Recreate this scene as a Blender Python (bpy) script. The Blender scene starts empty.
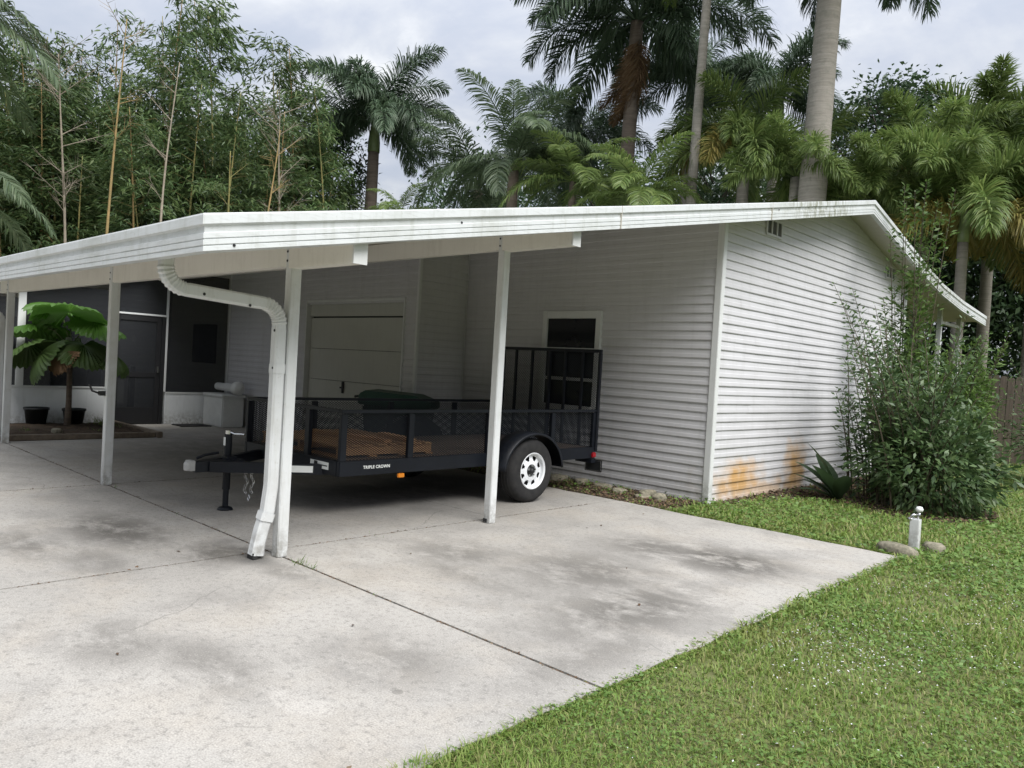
import bpy, bmesh, math, random
import numpy as np
from mathutils import Vector, Matrix, Euler
R_ = math.radians
SC = bpy.context.scene
COL = SC.collection
rng = np.random.default_rng(7)
random.seed(5)

# ------------------------------------------------------------------ camera
FPX, ROLL, PITCH, YAW, CAMH = 768., .0574, -.0223, -.7613, 1.55
def cam_axes():
    cy, sy, cp, sp = math.cos(YAW), math.sin(YAW), math.cos(PITCH), math.sin(PITCH)
    F = Vector((sy*cp, cy*cp, sp)); R0 = Vector((cy, -sy, 0)); U0 = R0.cross(F)
    c, s = math.cos(ROLL), math.sin(ROLL)
    return c*R0+s*U0, -s*R0+c*U0, F
CR, CU, CF = cam_axes()
cd = bpy.data.cameras.new('camera'); cam = bpy.data.objects.new('camera', cd); COL.objects.link(cam)
cd.sensor_fit = 'HORIZONTAL'; cd.sensor_width = 36; cd.lens = 36*FPX/1024; cd.clip_end = 2000; cd.clip_start = .05
m = Matrix((( CR.x, CU.x, -CF.x, 0), (CR.y, CU.y, -CF.y, 0), (CR.z, CU.z, -CF.z, CAMH), (0, 0, 0, 1)))
cam.matrix_world = m
SC.camera = cam
def ground_at(px, D):
    """ground point D metres away in the compass direction seen at column px (row 200)"""
    px = float(px); D = float(D); d = CR*((px-512)/FPX) - CU*((200-384)/FPX) + CF
    k = D/math.hypot(d.x, d.y)
    return d.x*k, d.y*k
def height_at(px, py, D):
    px = float(px); py = float(py); D = float(D); d = CR*((px-512)/FPX) - CU*((py-384)/FPX) + CF
    return CAMH + d.z*D/math.hypot(d.x, d.y)

# ------------------------------------------------------------------ materials
def new_mat(name):
    ma = bpy.data.materials.new(name); ma.use_nodes = True
    nt = ma.node_tree
    return ma, nt, nt.nodes['Principled BSDF']
def nd(nt, t, **kw):
    n = nt.nodes.new(t)
    for k, v in kw.items():
        if k.startswith('i_'):
            n.inputs[k[2:].replace('_', ' ')].default_value = v
        else: setattr(n, k, v)
    return n
def noise(nt, vec, scale, detail=5, rough=.6, dist=0):
    n = nd(nt, 'ShaderNodeTexNoise'); n.inputs['Scale'].default_value = scale
    n.inputs['Detail'].default_value = detail; n.inputs['Roughness'].default_value = rough
    n.inputs['Distortion'].default_value = dist
    if vec is not None: nt.links.new(vec, n.inputs['Vector'])
    return n.outputs['Fac']
def ramp(nt, fac, stops):
    r = nd(nt, 'ShaderNodeValToRGB')
    el = r.color_ramp.elements
    while len(el) < len(stops): el.new(.5)
    for e, (p, c) in zip(el, stops):
        e.position = p; e.color = (c, c, c, 1) if not hasattr(c, '__len__') else (*c, 1)
    nt.links.new(fac, r.inputs['Fac']); return r.outputs['Color']
def mix(nt, fac, a, b, mode='MIX'):
    n = nd(nt, 'ShaderNodeMix', data_type='RGBA', blend_type=mode)
    for s, v in ((n.inputs[0], fac), (n.inputs[6], a), (n.inputs[7], b)):
        if hasattr(v, 'links') or hasattr(v, 'is_linked'): nt.links.new(v, s)
        elif hasattr(v, '__len__'): s.default_value = (*v, 1) if len(v) == 3 else v
        else: s.default_value = v
    return n.outputs[2]
def mth(nt, op, a, b=None, clamp=False):
    n = nd(nt, 'ShaderNodeMath', operation=op, use_clamp=clamp)
    for s, v in zip(n.inputs, (a, b)):
        if v is None: continue
        if hasattr(v, 'is_linked'): nt.links.new(v, s)
        else: s.default_value = v
    return n.outputs[0]
def pos(nt): return nd(nt, 'ShaderNodeNewGeometry').outputs['Position']
def scaled(nt, vec, sx, sy, sz):
    n = nd(nt, 'ShaderNodeVectorMath', operation='MULTIPLY'); nt.links.new(vec, n.inputs[0])
    n.inputs[1].default_value = (sx, sy, sz); return n.outputs[0]
def blob(nt, vec, c, r, inner=.3):
    s = nd(nt, 'ShaderNodeVectorMath', operation='SUBTRACT'); nt.links.new(vec, s.inputs[0]); s.inputs[1].default_value = c
    k = scaled(nt, s.outputs[0], 1/r[0], 1/r[1], 1/r[2])
    l = nd(nt, 'ShaderNodeVectorMath', operation='LENGTH'); nt.links.new(k, l.inputs[0])
    mr = nd(nt, 'ShaderNodeMapRange', interpolation_type='SMOOTHSTEP'); nt.links.new(l.outputs['Value'], mr.inputs['Value'])
    mr.inputs['From Min'].default_value = inner; mr.inputs['From Max'].default_value = 1
    mr.inputs['To Min'].default_value = 1; mr.inputs['To Max'].default_value = 0
    return mr.outputs['Result']
def bump(nt, bsdf, h, strength=.3, dist=.01):
    b = nd(nt, 'ShaderNodeBump'); b.inputs['Strength'].default_value = strength; b.inputs['Distance'].default_value = dist
    nt.links.new(h, b.inputs['Height']); nt.links.new(b.outputs['Normal'], bsdf.inputs['Normal'])
def setc(nt, bsdf, c): nt.links.new(c, bsdf.inputs['Base Color'])

def simple(name, col, rough=.5, metal=0, var=.15, scale=6, bmp=0, spec=.5, col2=None):
    ma, nt, b = new_mat(name)
    p = pos(nt); f = noise(nt, p, scale)
    c2 = col2 or tuple(v*(1-var) for v in col)
    c1 = tuple(min(1, v*(1+var*.5)) for v in col)
    setc(nt, b, mix(nt, ramp(nt, f, [(.3, 0), (.7, 1)]), c2, c1))
    b.inputs['Roughness'].default_value = rough; b.inputs['Metallic'].default_value = metal
    b.inputs['Specular IOR Level'].default_value = spec
    if bmp: bump(nt, b, noise(nt, p, scale*12, 3), bmp, .004)
    return ma

def painted(name, col, dirt=(.25, .25, .2), amount=.5, rough=.42, streak=8):
    """paint or vinyl with faint grime and vertical streaks"""
    ma, nt, b = new_mat(name)
    p = pos(nt)
    f1 = ramp(nt, noise(nt, p, 1.7, 8, .7), [(.48, 0), (.78, 1)])
    f2 = ramp(nt, noise(nt, scaled(nt, p, streak, streak, .7), 2.2, 5, .65), [(.52, 0), (.75, 1)])
    f3 = ramp(nt, noise(nt, p, 45, 2, .5), [(.66, 0), (.74, 1)])
    fac = mth(nt, 'MULTIPLY', mth(nt, 'ADD', mth(nt, 'MULTIPLY', f1, .5), mth(nt, 'ADD', mth(nt, 'MULTIPLY', f2, .35), mth(nt, 'MULTIPLY', f3, .25))), amount, True)
    c = mix(nt, fac, col, dirt)
    sp_ = nd(nt, 'ShaderNodeSeparateXYZ'); nt.links.new(p, sp_.inputs[0])
    zr_ = nd(nt, 'ShaderNodeMapRange'); nt.links.new(sp_.outputs['Z'], zr_.inputs['Value'])
    for k, v in (('From Min', .0), ('From Max', .30), ('To Min', .85), ('To Max', 0)): zr_.inputs[k].default_value = v
    c = mix(nt, mth(nt, 'MULTIPLY', zr_.outputs[0], ramp(nt, noise(nt, p, 14, 6, .7), [(.38, 0), (.62, 1)])), c, (.16, .145, .115))
    if name == 'white_fascia_paint':
        mil = mth(nt, 'MAXIMUM', blob(nt, p, (-4.35, 10.6, 3.95), (.4, 1.9, .6), .1), mth(nt, 'MULTIPLY', blob(nt, p, (-4.35, 16.5, 3.55), (.4, 2.5, .7), .2), .8))
        c = mix(nt, mth(nt, 'MULTIPLY', mil, ramp(nt, noise(nt, scaled(nt, p, 3, 3, 1.2), 4, 7, .75), [(.44, 0), (.62, 1)])), c, (.17, .175, .095))
        c = mix(nt, mth(nt, 'MULTIPLY', ramp(nt, noise(nt, scaled(nt, p, 4, 4, 30), 1.5, 6, .7), [(.50, 0), (.72, 1)]), .35), c, (.30, .31, .28))
    setc(nt, b, c)
    b.inputs['Roughness'].default_value = rough
    bump(nt, b, noise(nt, p, 30, 4), .08, .003)
    return ma

M = {}
M['trim'] = painted('white_trim_paint', (.64, .65, .645), (.33, .32, .27), .42)
M['fascia'] = painted('white_fascia_paint', (.61, .63, .635), (.27, .28, .21), .85)
M['soffit'] = painted('cream_soffit_paint', (.50, .475, .415), (.28, .25, .19), .75, .6)
M['beam'] = painted('cream_beam_paint', (.74, .72, .66), (.34, .31, .25), .5, .5)
M['post'] = painted('white_post_paint', (.63, .645, .645), (.3, .28, .22), .8)
M['kneewall'] = painted('white_kneewall_paint', (.72, .74, .75), (.3, .3, .26), .4, .6)
M['door_panel'] = painted('garage_door_paint', (.48, .48, .44), (.25, .24, .2), .4)
M['black_metal'] = simple('black_trailer_paint', (.008, .010, .015), .45, 0, .3, 5, 0, .3)
M['dark_frame'] = simple('dark_bronze_frame', (.018, .018, .02), .45)
M['rubber'] = simple('tyre_rubber', (.030, .029, .028), .85, 0, .3, 12, .3, .3, (.016, .016, .017))
M['rim'] = painted('white_rim_enamel', (.76, .78, .80), (.30, .28, .24), .7, .35)
M['chrome'] = simple('bright_metal', (.6, .6, .6), .25, 1, .1)
M['black_plastic'] = simple('black_plastic', (.016, .018, .02), .5, 0, .2, 8)
M['green_plastic'] = simple('green_bin_plastic', (.008, .05, .03), .5, 0, .2, 8)
M['green_dark'] = simple('dark_bin_body', (.012, .032, .026), .55, 0, .2, 8)
M['red_lens'] = simple('red_lens', (.28, .008, .015), .25)
M['amber_lens'] = simple('amber_lens', (.75, .25, .02), .25)
M['sticker'] = simple('white_sticker', (.8, .82, .8), .5, 0, .05)
M['white_plastic'] = simple('white_plastic', (.72, .73, .72), .4, 0, .08)
M['roof_metal'] = painted('white_roof_metal', (.62, .64, .63), (.3, .3, .26), .5)
M['doormat'] = simple('dark_doormat', (.015, .015, .015), .9, 0, .3, 40, .4)
M['stone'] = simple('pale_limestone', (.27, .24, .185), .9, 0, .35, 18, .9, .3, (.09, .09, .06))
M['soil'] = simple('dark_soil', (.07, .05, .035), .95, 0, .5, 14, .8, .2, (.03, .024, .018))
M['timber'] = simple('grey_landscape_timber', (.20, .16, .12), .85, 0, .35, 12, .5)

def wood_mat(name, c1, c2, axis, fine=28):
    ma, nt, b = new_mat(name); p = pos(nt)
    s = [fine, fine, fine]; s[axis] = 1.6
    f = noise(nt, scaled(nt, p, *s), 1.0, 6, .7, .6)
    g = noise(nt, p, 3, 4)
    isl = nd(nt, 'ShaderNodeNewGeometry').outputs['Random Per Island']
    c = mix(nt, ramp(nt, f, [(.3, 0), (.75, 1)]), c2, c1)
    c = mix(nt, mth(nt, 'MULTIPLY', isl, .55), c, tuple(v*.55 for v in c1))
    c = mix(nt, mth(nt, 'MULTIPLY', ramp(nt, g, [(.5, 0), (.8, 1)]), .4), c, tuple(v*.6 for v in c2))
    setc(nt, b, c); b.inputs['Roughness'].default_value = .8
    bump(nt, b, f, .3, .003); return ma
M['pallet_wood'] = wood_mat('orange_pallet_wood', (.74, .44, .21), (.50, .27, .12), 1)
M['deck_wood'] = wood_mat('trailer_deck_wood', (.21, .155, .115), (.13, .10, .08), 1)
M['fence_wood'] = wood_mat('weathered_fence_wood', (.24, .19, .15), (.10, .08, .065), 2)

def siding_mat():
    ma, nt, b = new_mat('grey_vinyl_siding'); p = pos(nt)
    f1 = ramp(nt, noise(nt, p, 1.1, 8, .7), [(.45, 0), (.8, 1)])
    f2 = ramp(nt, noise(nt, scaled(nt, p, 7, 7, .6), 1.6, 5, .6), [(.5, 0), (.75, 1)])
    f3 = ramp(nt, noise(nt, scaled(nt, p, 1.5, 1.5, 9), 2.0, 4, .6), [(.45, 0), (.75, 1)])
    f = mth(nt, 'ADD', mth(nt, 'ADD', mth(nt, 'MULTIPLY', f1, .4), mth(nt, 'MULTIPLY', f2, .35)), mth(nt, 'MULTIPLY', f3, .25))
    c = mix(nt, mth(nt, 'MULTIPLY', f, .6, True), (.56, .555, .57), (.36, .355, .345))
    # rust tinted sprinkler stains low on the gable wall, grime at the foot
    n = noise(nt, scaled(nt, p, 1, 1, .5), 5, 5, .7)
    pw0 = nd(nt, 'ShaderNodeTexNoise'); pw0.inputs['Scale'].default_value = 3.5; pw0.inputs['Detail'].default_value = 6; nt.links.new(scaled(nt, p, 1, 1, 1.6), pw0.inputs['Vector'])
    wa = nd(nt, 'ShaderNodeVectorMath', operation='ADD'); nt.links.new(p, wa.inputs[0]); nt.links.new(scaled(nt, pw0.outputs['Color'], 0, .9, .5), wa.inputs[1])
    ws = nd(nt, 'ShaderNodeVectorMath', operation='SUBTRACT'); nt.links.new(wa.outputs[0], ws.inputs[0]); ws.inputs[1].default_value = (0, .45, .25); pr = ws.outputs[0]
    m1 = mth(nt, 'MAXIMUM', blob(nt, pr, (-4.78, 9.45, .20), (.6, .95, .40), .15), mth(nt, 'MAXIMUM', blob(nt, pr, (-4.78, 11.2, .28), (.6, .55, .60), .15), mth(nt, 'MULTIPLY', blob(nt, pr, (-4.78, 10.3, .02), (.5, 1.3, .22), .2), .6)))
    m1 = mth(nt, 'MULTIPLY', m1, ramp(nt, n, [(.25, .6), (.5, 1)]))
    c = mix(nt, mth(nt, 'MULTIPLY', m1, 1.0, True), c, (.50, .30, .125))
    sep = nd(nt, 'ShaderNodeSeparateXYZ'); nt.links.new(p, sep.inputs[0])
    mr = nd(nt, 'ShaderNodeMapRange'); nt.links.new(sep.outputs['Z'], mr.inputs['Value'])
    for k, v in (('From Min', .0), ('From Max', .35), ('To Min', .5), ('To Max', 0)): mr.inputs[k].default_value = v
    c = mix(nt, mth(nt, 'MULTIPLY', mr.outputs[0], ramp(nt, n, [(.4, 0), (.7, 1)])), c, (.22, .2, .15))
    setc(nt, b, c); b.inputs['Roughness'].default_value = .5
    bump(nt, b, noise(nt, scaled(nt, p, 3, 3, 40), 4, 3), .06, .003)
    return ma
M['siding'] = siding_mat()

def glass_mat():
    ma, nt, b = new_mat('dark_window_glass'); p = pos(nt)
    setc(nt, b, mix(nt, noise(nt, p, 2), (.006, .007, .010), (.014, .016, .02)))
    b.inputs['Roughness'].default_value = .06; b.inputs['Specular IOR Level'].default_value = .4
    bump(nt, b, noise(nt, p, 1.5, 2), .05, .02)
    return ma
M['glass'] = glass_mat()

def screen_mat():
    ma, nt, b = new_mat('dark_insect_screen'); p = pos(nt)
    setc(nt, b, mix(nt, noise(nt, p, 3), (.012, .014, .018), (.02, .023, .028)))
    b.inputs['Roughness'].default_value = .8
    tr = nd(nt, 'ShaderNodeBsdfTransparent'); mx = nd(nt, 'ShaderNodeMixShader'); mx.inputs[0].default_value = .55
    nt.links.new(tr.outputs[0], mx.inputs[1]); nt.links.new(b.outputs[0], mx.inputs[2])
    nt.links.new(mx.outputs[0], nt.nodes['Material Output'].inputs['Surface'])
    return ma
M['screen'] = screen_mat()

def mesh_mat():
    """expanded metal sheet: diamond holes cut through a black sheet"""
    ma, nt, b = new_mat('black_expanded_metal'); p = pos(nt)
    sep = nd(nt, 'ShaderNodeSeparateXYZ'); nt.links.new(p, sep.inputs[0])
    a = mth(nt, 'MULTIPLY', mth(nt, 'ADD', sep.outputs['X'], sep.outputs['Y']), 1/.040)
    z = mth(nt, 'MULTIPLY', sep.outputs['Z'], 1/.022)
    def tri(v): return mth(nt, 'ABSOLUTE', mth(nt, 'SUBTRACT', mth(nt, 'FRACT', v), .5))
    u = tri(mth(nt, 'ADD', a, z)); v = tri(mth(nt, 'SUBTRACT', a, z))
    hole = mth(nt, 'LESS_THAN', mth(nt, 'MAXIMUM', u, v), .335)
    b.inputs['Base Color'].default_value = (.007, .009, .013, 1); b.inputs['Roughness'].default_value = .5; b.inputs['Specular IOR Level'].default_value = .25
    tr = nd(nt, 'ShaderNodeBsdfTransparent'); mx = nd(nt, 'ShaderNodeMixShader')
    nt.links.new(hole, mx.inputs[0]); nt.links.new(b.outputs[0], mx.inputs[1]); nt.links.new(tr.outputs[0], mx.inputs[2])
    nt.links.new(mx.outputs[0], nt.nodes['Material Output'].inputs['Surface'])
    return ma
M['mesh'] = mesh_mat()

def concrete_mat():
    ma, nt, b = new_mat('weathered_concrete'); p = pos(nt)
    big = noise(nt, p, .5, 5, .6, .2); mid = noise(nt, p, 1.9, 9, .68, .15); fine = noise(nt, p, 24, 7, .78); grit = noise(nt, p, 120, 3, .6)
    c = mix(nt, ramp(nt, big, [(.35, 0), (.65, 1)]), (.32, .304, .28), (.415, .394, .362))
    c = mix(nt, mth(nt, 'MULTIPLY', ramp(nt, mid, [(.46, 0), (.64, 1)]), .55), c, (.215, .203, .187))
    c = mix(nt, mth(nt, 'MULTIPLY', ramp(nt, noise(nt, p, 1.0, 6, .65, .2), [(.48, 0), (.66, 1)]), .42), c, (.39, .345, .285))
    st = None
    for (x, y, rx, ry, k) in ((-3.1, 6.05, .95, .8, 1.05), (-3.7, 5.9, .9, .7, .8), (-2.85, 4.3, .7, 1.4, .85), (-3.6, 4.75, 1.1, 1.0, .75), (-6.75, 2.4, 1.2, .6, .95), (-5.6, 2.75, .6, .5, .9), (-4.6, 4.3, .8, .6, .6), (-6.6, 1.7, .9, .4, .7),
                             (-4.9, 2.9, .5, .3, .6), (-4.2, 1.5, .6, .4, .6), (-3.6, 1.75, .8, .3, .55), (-5.9, 1.95, .8, .35, .5), (-2.5, 3.5, .3, 1.2, .5), (-7.2, 5.8, 1.5, 2.3, .95), (-10.5, 5.6, 4.5, 2.3, .8), (-4.0, 3.9, 1.0, .35, .5), (-3.1, 2.5, .6, .5, .5)):  # stains; the widest ellipse also paints in shade under the carport
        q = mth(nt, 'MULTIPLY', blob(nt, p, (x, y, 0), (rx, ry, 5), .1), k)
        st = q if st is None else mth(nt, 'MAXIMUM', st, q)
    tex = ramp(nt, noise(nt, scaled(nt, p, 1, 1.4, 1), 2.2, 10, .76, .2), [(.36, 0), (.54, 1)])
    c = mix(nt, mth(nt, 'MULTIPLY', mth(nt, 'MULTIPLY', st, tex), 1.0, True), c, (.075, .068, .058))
    c = mix(nt, mth(nt, 'MULTIPLY', blob(nt, p, (-9.3, 5.7, 0), (5.2, 2.6, 5), .45), .5), c, (.13, .125, .115))  # shade below the carport roof, painted evenly into the slab colour
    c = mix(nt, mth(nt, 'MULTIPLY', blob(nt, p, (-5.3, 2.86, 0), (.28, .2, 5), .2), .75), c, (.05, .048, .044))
    pale = None
    for (x, y, rx, ry) in ((-2.99, 1.84, .17, .09), (-2.86, 1.90, .10, .07), (-3.13, 2.36, .26, .13), (-2.9, 4.9, .5, .25)):
        q = blob(nt, p, (x, y, 0), (rx, ry, 5), .75); pale = q if pale is None else mth(nt, 'MAXIMUM', pale, q)
    c = mix(nt, mth(nt, 'MULTIPLY', mth(nt, 'MULTIPLY', pale, ramp(nt, mid, [(.4, 1), (.6, .3)])), .35), c, (.52, .49, .45))
    # mildew specks and pitted cream cement paste
    c = mix(nt, mth(nt, 'MULTIPLY', ramp(nt, fine, [(.51, 0), (.64, 1)]), .62), c, (.15, .142, .13))
    c = mix(nt, mth(nt, 'MULTIPLY', ramp(nt, grit, [(.36, 1), (.54, 0)]), .45), c, (.17, .163, .15))
    c = mix(nt, mth(nt, 'MULTIPLY', ramp(nt, grit, [(.58, 0), (.70, 1)]), .4), c, (.62, .59, .54))
    vd = nd(nt, 'ShaderNodeTexVoronoi'); vd.inputs['Scale'].default_value = 2.6; nt.links.new(scaled(nt, p, 1, 1, 0), vd.inputs['Vector'])
    sc_ = nd(nt, 'ShaderNodeSeparateColor'); nt.links.new(vd.outputs['Color'], sc_.inputs[0])
    spot = mth(nt, 'MULTIPLY', mth(nt, 'LESS_THAN', mth(nt, 'ADD', vd.outputs['Distance'], mth(nt, 'MULTIPLY', fine, .05)), mth(nt, 'MULTIPLY', sc_.outputs[1], .12)), mth(nt, 'GREATER_THAN', sc_.outputs[0], .72))
    c = mix(nt, mth(nt, 'MULTIPLY', spot, .5), c, (.12, .113, .10))
    vo = nd(nt, 'ShaderNodeTexVoronoi', feature='DISTANCE_TO_EDGE'); vo.inputs['Scale'].default_value = .42
    wv = nd(nt, 'ShaderNodeVectorMath', operation='ADD'); nt.links.new(p, wv.inputs[0])
    nz = nd(nt, 'ShaderNodeTexNoise'); nz.inputs['Scale'].default_value = 2.2; nz.inputs['Detail'].default_value = 6; nt.links.new(p, nz.inputs['Vector'])
    nt.links.new(scaled(nt, nz.outputs['Color'], .22, .22, 0), wv.inputs[1]); nt.links.new(wv.outputs[0], vo.inputs['Vector'])
    crack = mth(nt, 'MULTIPLY', mth(nt, 'LESS_THAN', vo.outputs['Distance'], .0022), ramp(nt, noise(nt, p, .7, 3), [(.52, 0), (.60, 1)]))
    c = mix(nt, mth(nt, 'MULTIPLY', crack, .35), c, (.07, .066, .06))
    setc(nt, b, c); b.inputs['Roughness'].default_value = .85
    bump(nt, b, mth(nt, 'ADD', mth(nt, 'MULTIPLY', fine, .5), grit), .30, .006)
    return ma
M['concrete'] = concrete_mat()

def lawn_mat():
    ma, nt, b = new_mat('lawn_soil'); p = pos(nt)
    c = mix(nt, ramp(nt, noise(nt, p, 1.3, 6, .7), [(.35, 0), (.65, 1)]), (.105, .125, .038), (.14, .15, .052))
    c = mix(nt, mth(nt, 'MULTIPLY', ramp(nt, noise(nt, p, 24, 5, .7), [(.45, 0), (.7, 1)]), .7), c, (.055, .042, .022))
    setc(nt, b, c); b.inputs['Roughness'].default_value = .95
    bump(nt, b, noise(nt, p, 40, 4), .6, .02)
    return ma
M['lawn'] = lawn_mat()

def leaf_mat(name, cols, rough=.5, trans=.3, patch=None, spec=.35):
    """leaf colour varies from leaf to leaf (and, for a lawn, from patch to patch)"""
    ma, nt, b = new_mat(name)
    g = nd(nt, 'ShaderNodeNewGeometry')
    n = len(cols)
    c = ramp(nt, g.outputs['Random Per Island'], [(i/max(1, n-1), k) for i, k in enumerate(cols)])
    if patch:
        f = ramp(nt, noise(nt, g.outputs['Position'], patch[0], 5, .65), [(patch[2], 0), (patch[3], 1)])
        c = mix(nt, mth(nt, 'MULTIPLY', f, patch[4]), c, patch[1])
    oi = nd(nt, 'ShaderNodeObjectInfo')
    hs = nd(nt, 'ShaderNodeHueSaturation')
    nt.links.new(c, hs.inputs['Color'])
    nt.links.new(mth(nt, 'ADD', mth(nt, 'MULTIPLY', oi.outputs['Random'], .35), .82), hs.inputs['Value'])
    c = hs.outputs['Color']
    setc(nt, b, c); b.inputs['Roughness'].default_value = rough; b.inputs['Specular IOR Level'].default_value = spec
    tr = nd(nt, 'ShaderNodeBsdfTranslucent'); nt.links.new(c, tr.inputs['Color'])
    mx = nd(nt, 'ShaderNodeMixShader'); mx.inputs[0].default_value = trans
    nt.links.new(b.outputs[0], mx.inputs[1]); nt.links.new(tr.outputs[0], mx.inputs[2])
    nt.links.new(mx.outputs[0], nt.nodes['Material Output'].inputs['Surface'])
    return ma
M['bamboo_leaf'] = leaf_mat('bamboo_leaf', [(.046, .085, .030), (.066, .112, .038), (.09, .14, .046), (.115, .155, .055)])
M['dark_leaf'] = leaf_mat('dark_broad_leaf', [(.032, .062, .030), (.046, .082, .036), (.062, .10, .044)], .45)
M['royal_leaf'] = leaf_mat('royal_palm_leaflet', [(.052, .088, .050), (.072, .112, .062), (.095, .135, .078)], .45, .3)
M['foxtail_leaf'] = leaf_mat('foxtail_palm_leaflet', [(.095, .15, .042), (.135, .195, .056), (.18, .23, .07)], .45, .4)
M['yellow_frond'] = leaf_mat('yellowing_palm_leaflet', [(.22, .19, .05), (.28, .23, .07), (.17, .19, .05)], .5, .3)
M['coco_leaf'] = leaf_mat('grey_green_palm_leaflet', [(.065, .10, .052), (.09, .13, .066), (.115, .15, .078)], .45, .3)
M['dead_frond'] = leaf_mat('dead_brown_leaflet', [(.12, .07, .035), (.18, .11, .06), (.24, .16, .09)], .8, .15)
M['shrub_leaf'] = leaf_mat('shrub_leaf', [(.048, .09, .036), (.07, .122, .045), (.10, .16, .06), (.14, .20, .082)], .42, .3)
M['bright_leaf'] = leaf_mat('bright_shrub_leaf', [(.07, .13, .034), (.11, .185, .046), (.15, .23, .06)], .42, .35)
M['fan_leaf'] = leaf_mat('fan_palm_leaf', [(.062, .15, .024), (.09, .19, .034)], .38, .45)
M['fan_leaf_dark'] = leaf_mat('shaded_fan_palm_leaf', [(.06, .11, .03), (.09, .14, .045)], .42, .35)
M['grass'] = leaf_mat('grass_blade', [(.11, .18, .034), (.15, .24, .046), (.195, .285, .06), (.245, .30, .085), (.28, .25, .115)], .55, .4, (.8, (.26, .225, .085), .54, .72, .5))
M['weed'] = leaf_mat('ground_cover_leaf', [(.10, .18, .044), (.14, .235, .056), (.18, .285, .07)], .5, .35, (.7, (.20, .22, .06), .54, .74, .45))
M['petal'] = leaf_mat('white_petal', [(.75, .74, .76), (.6, .6, .62)], .7, .2)
M['litter'] = leaf_mat('brown_leaf_litter', [(.10, .06, .035), (.16, .10, .06), (.07, .045, .03), (.2, .15, .1)], .9, .05)
M['palm_trunk'] = None
def trunk_mat(name, c1, c2, ring=9, c3=None):
    ma, nt, b = new_mat(name); p = pos(nt)
    f = noise(nt, scaled(nt, p, 1, 1, ring), 1.6, 5, .65); g = noise(nt, p, 5, 6, .7)
    c = mix(nt, ramp(nt, f, [(.35, 0), (.65, 1)]), c1, c2)
    c = mix(nt, mth(nt, 'MULTIPLY', ramp(nt, g, [(.5, 0), (.7, 1)]), .6), c, c3 or tuple(v*.5 for v in c1))
    setc(nt, b, c); b.inputs['Roughness'].default_value = .9
    bump(nt, b, mth(nt, 'ADD', f, g), .5, .03); return ma
M['palm_trunk'] = trunk_mat('grey_palm_trunk', (.30, .275, .24), (.22, .20, .17), 14, (.16, .16, .13))
M['brown_trunk'] = trunk_mat('brown_palm_trunk', (.20, .16, .125), (.13, .10, .08), 12)
M['green_shaft'] = simple('green_crownshaft', (.12, .16, .06), .5, 0, .25, 5)
M['bark'] = trunk_mat('tree_bark', (.13, .11, .085), (.08, .07, .055), 1.5)
M['culm'] = trunk_mat('bamboo_culm', (.13, .15, .05), (.20, .15, .05), 3, (.08, .07, .03))
M['culm_gold'] = trunk_mat('golden_bamboo_culm', (.27, .18, .075), (.20, .15, .06), 3, (.12, .09, .04))
M['culm_dead'] = trunk_mat('dead_bamboo_culm', (.25, .215, .165), (.19, .16, .12), 3, (.11, .09, .07))
M['stem'] = simple('shrub_stem', (.08, .065, .04), .85, 0, .3, 10)

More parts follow.
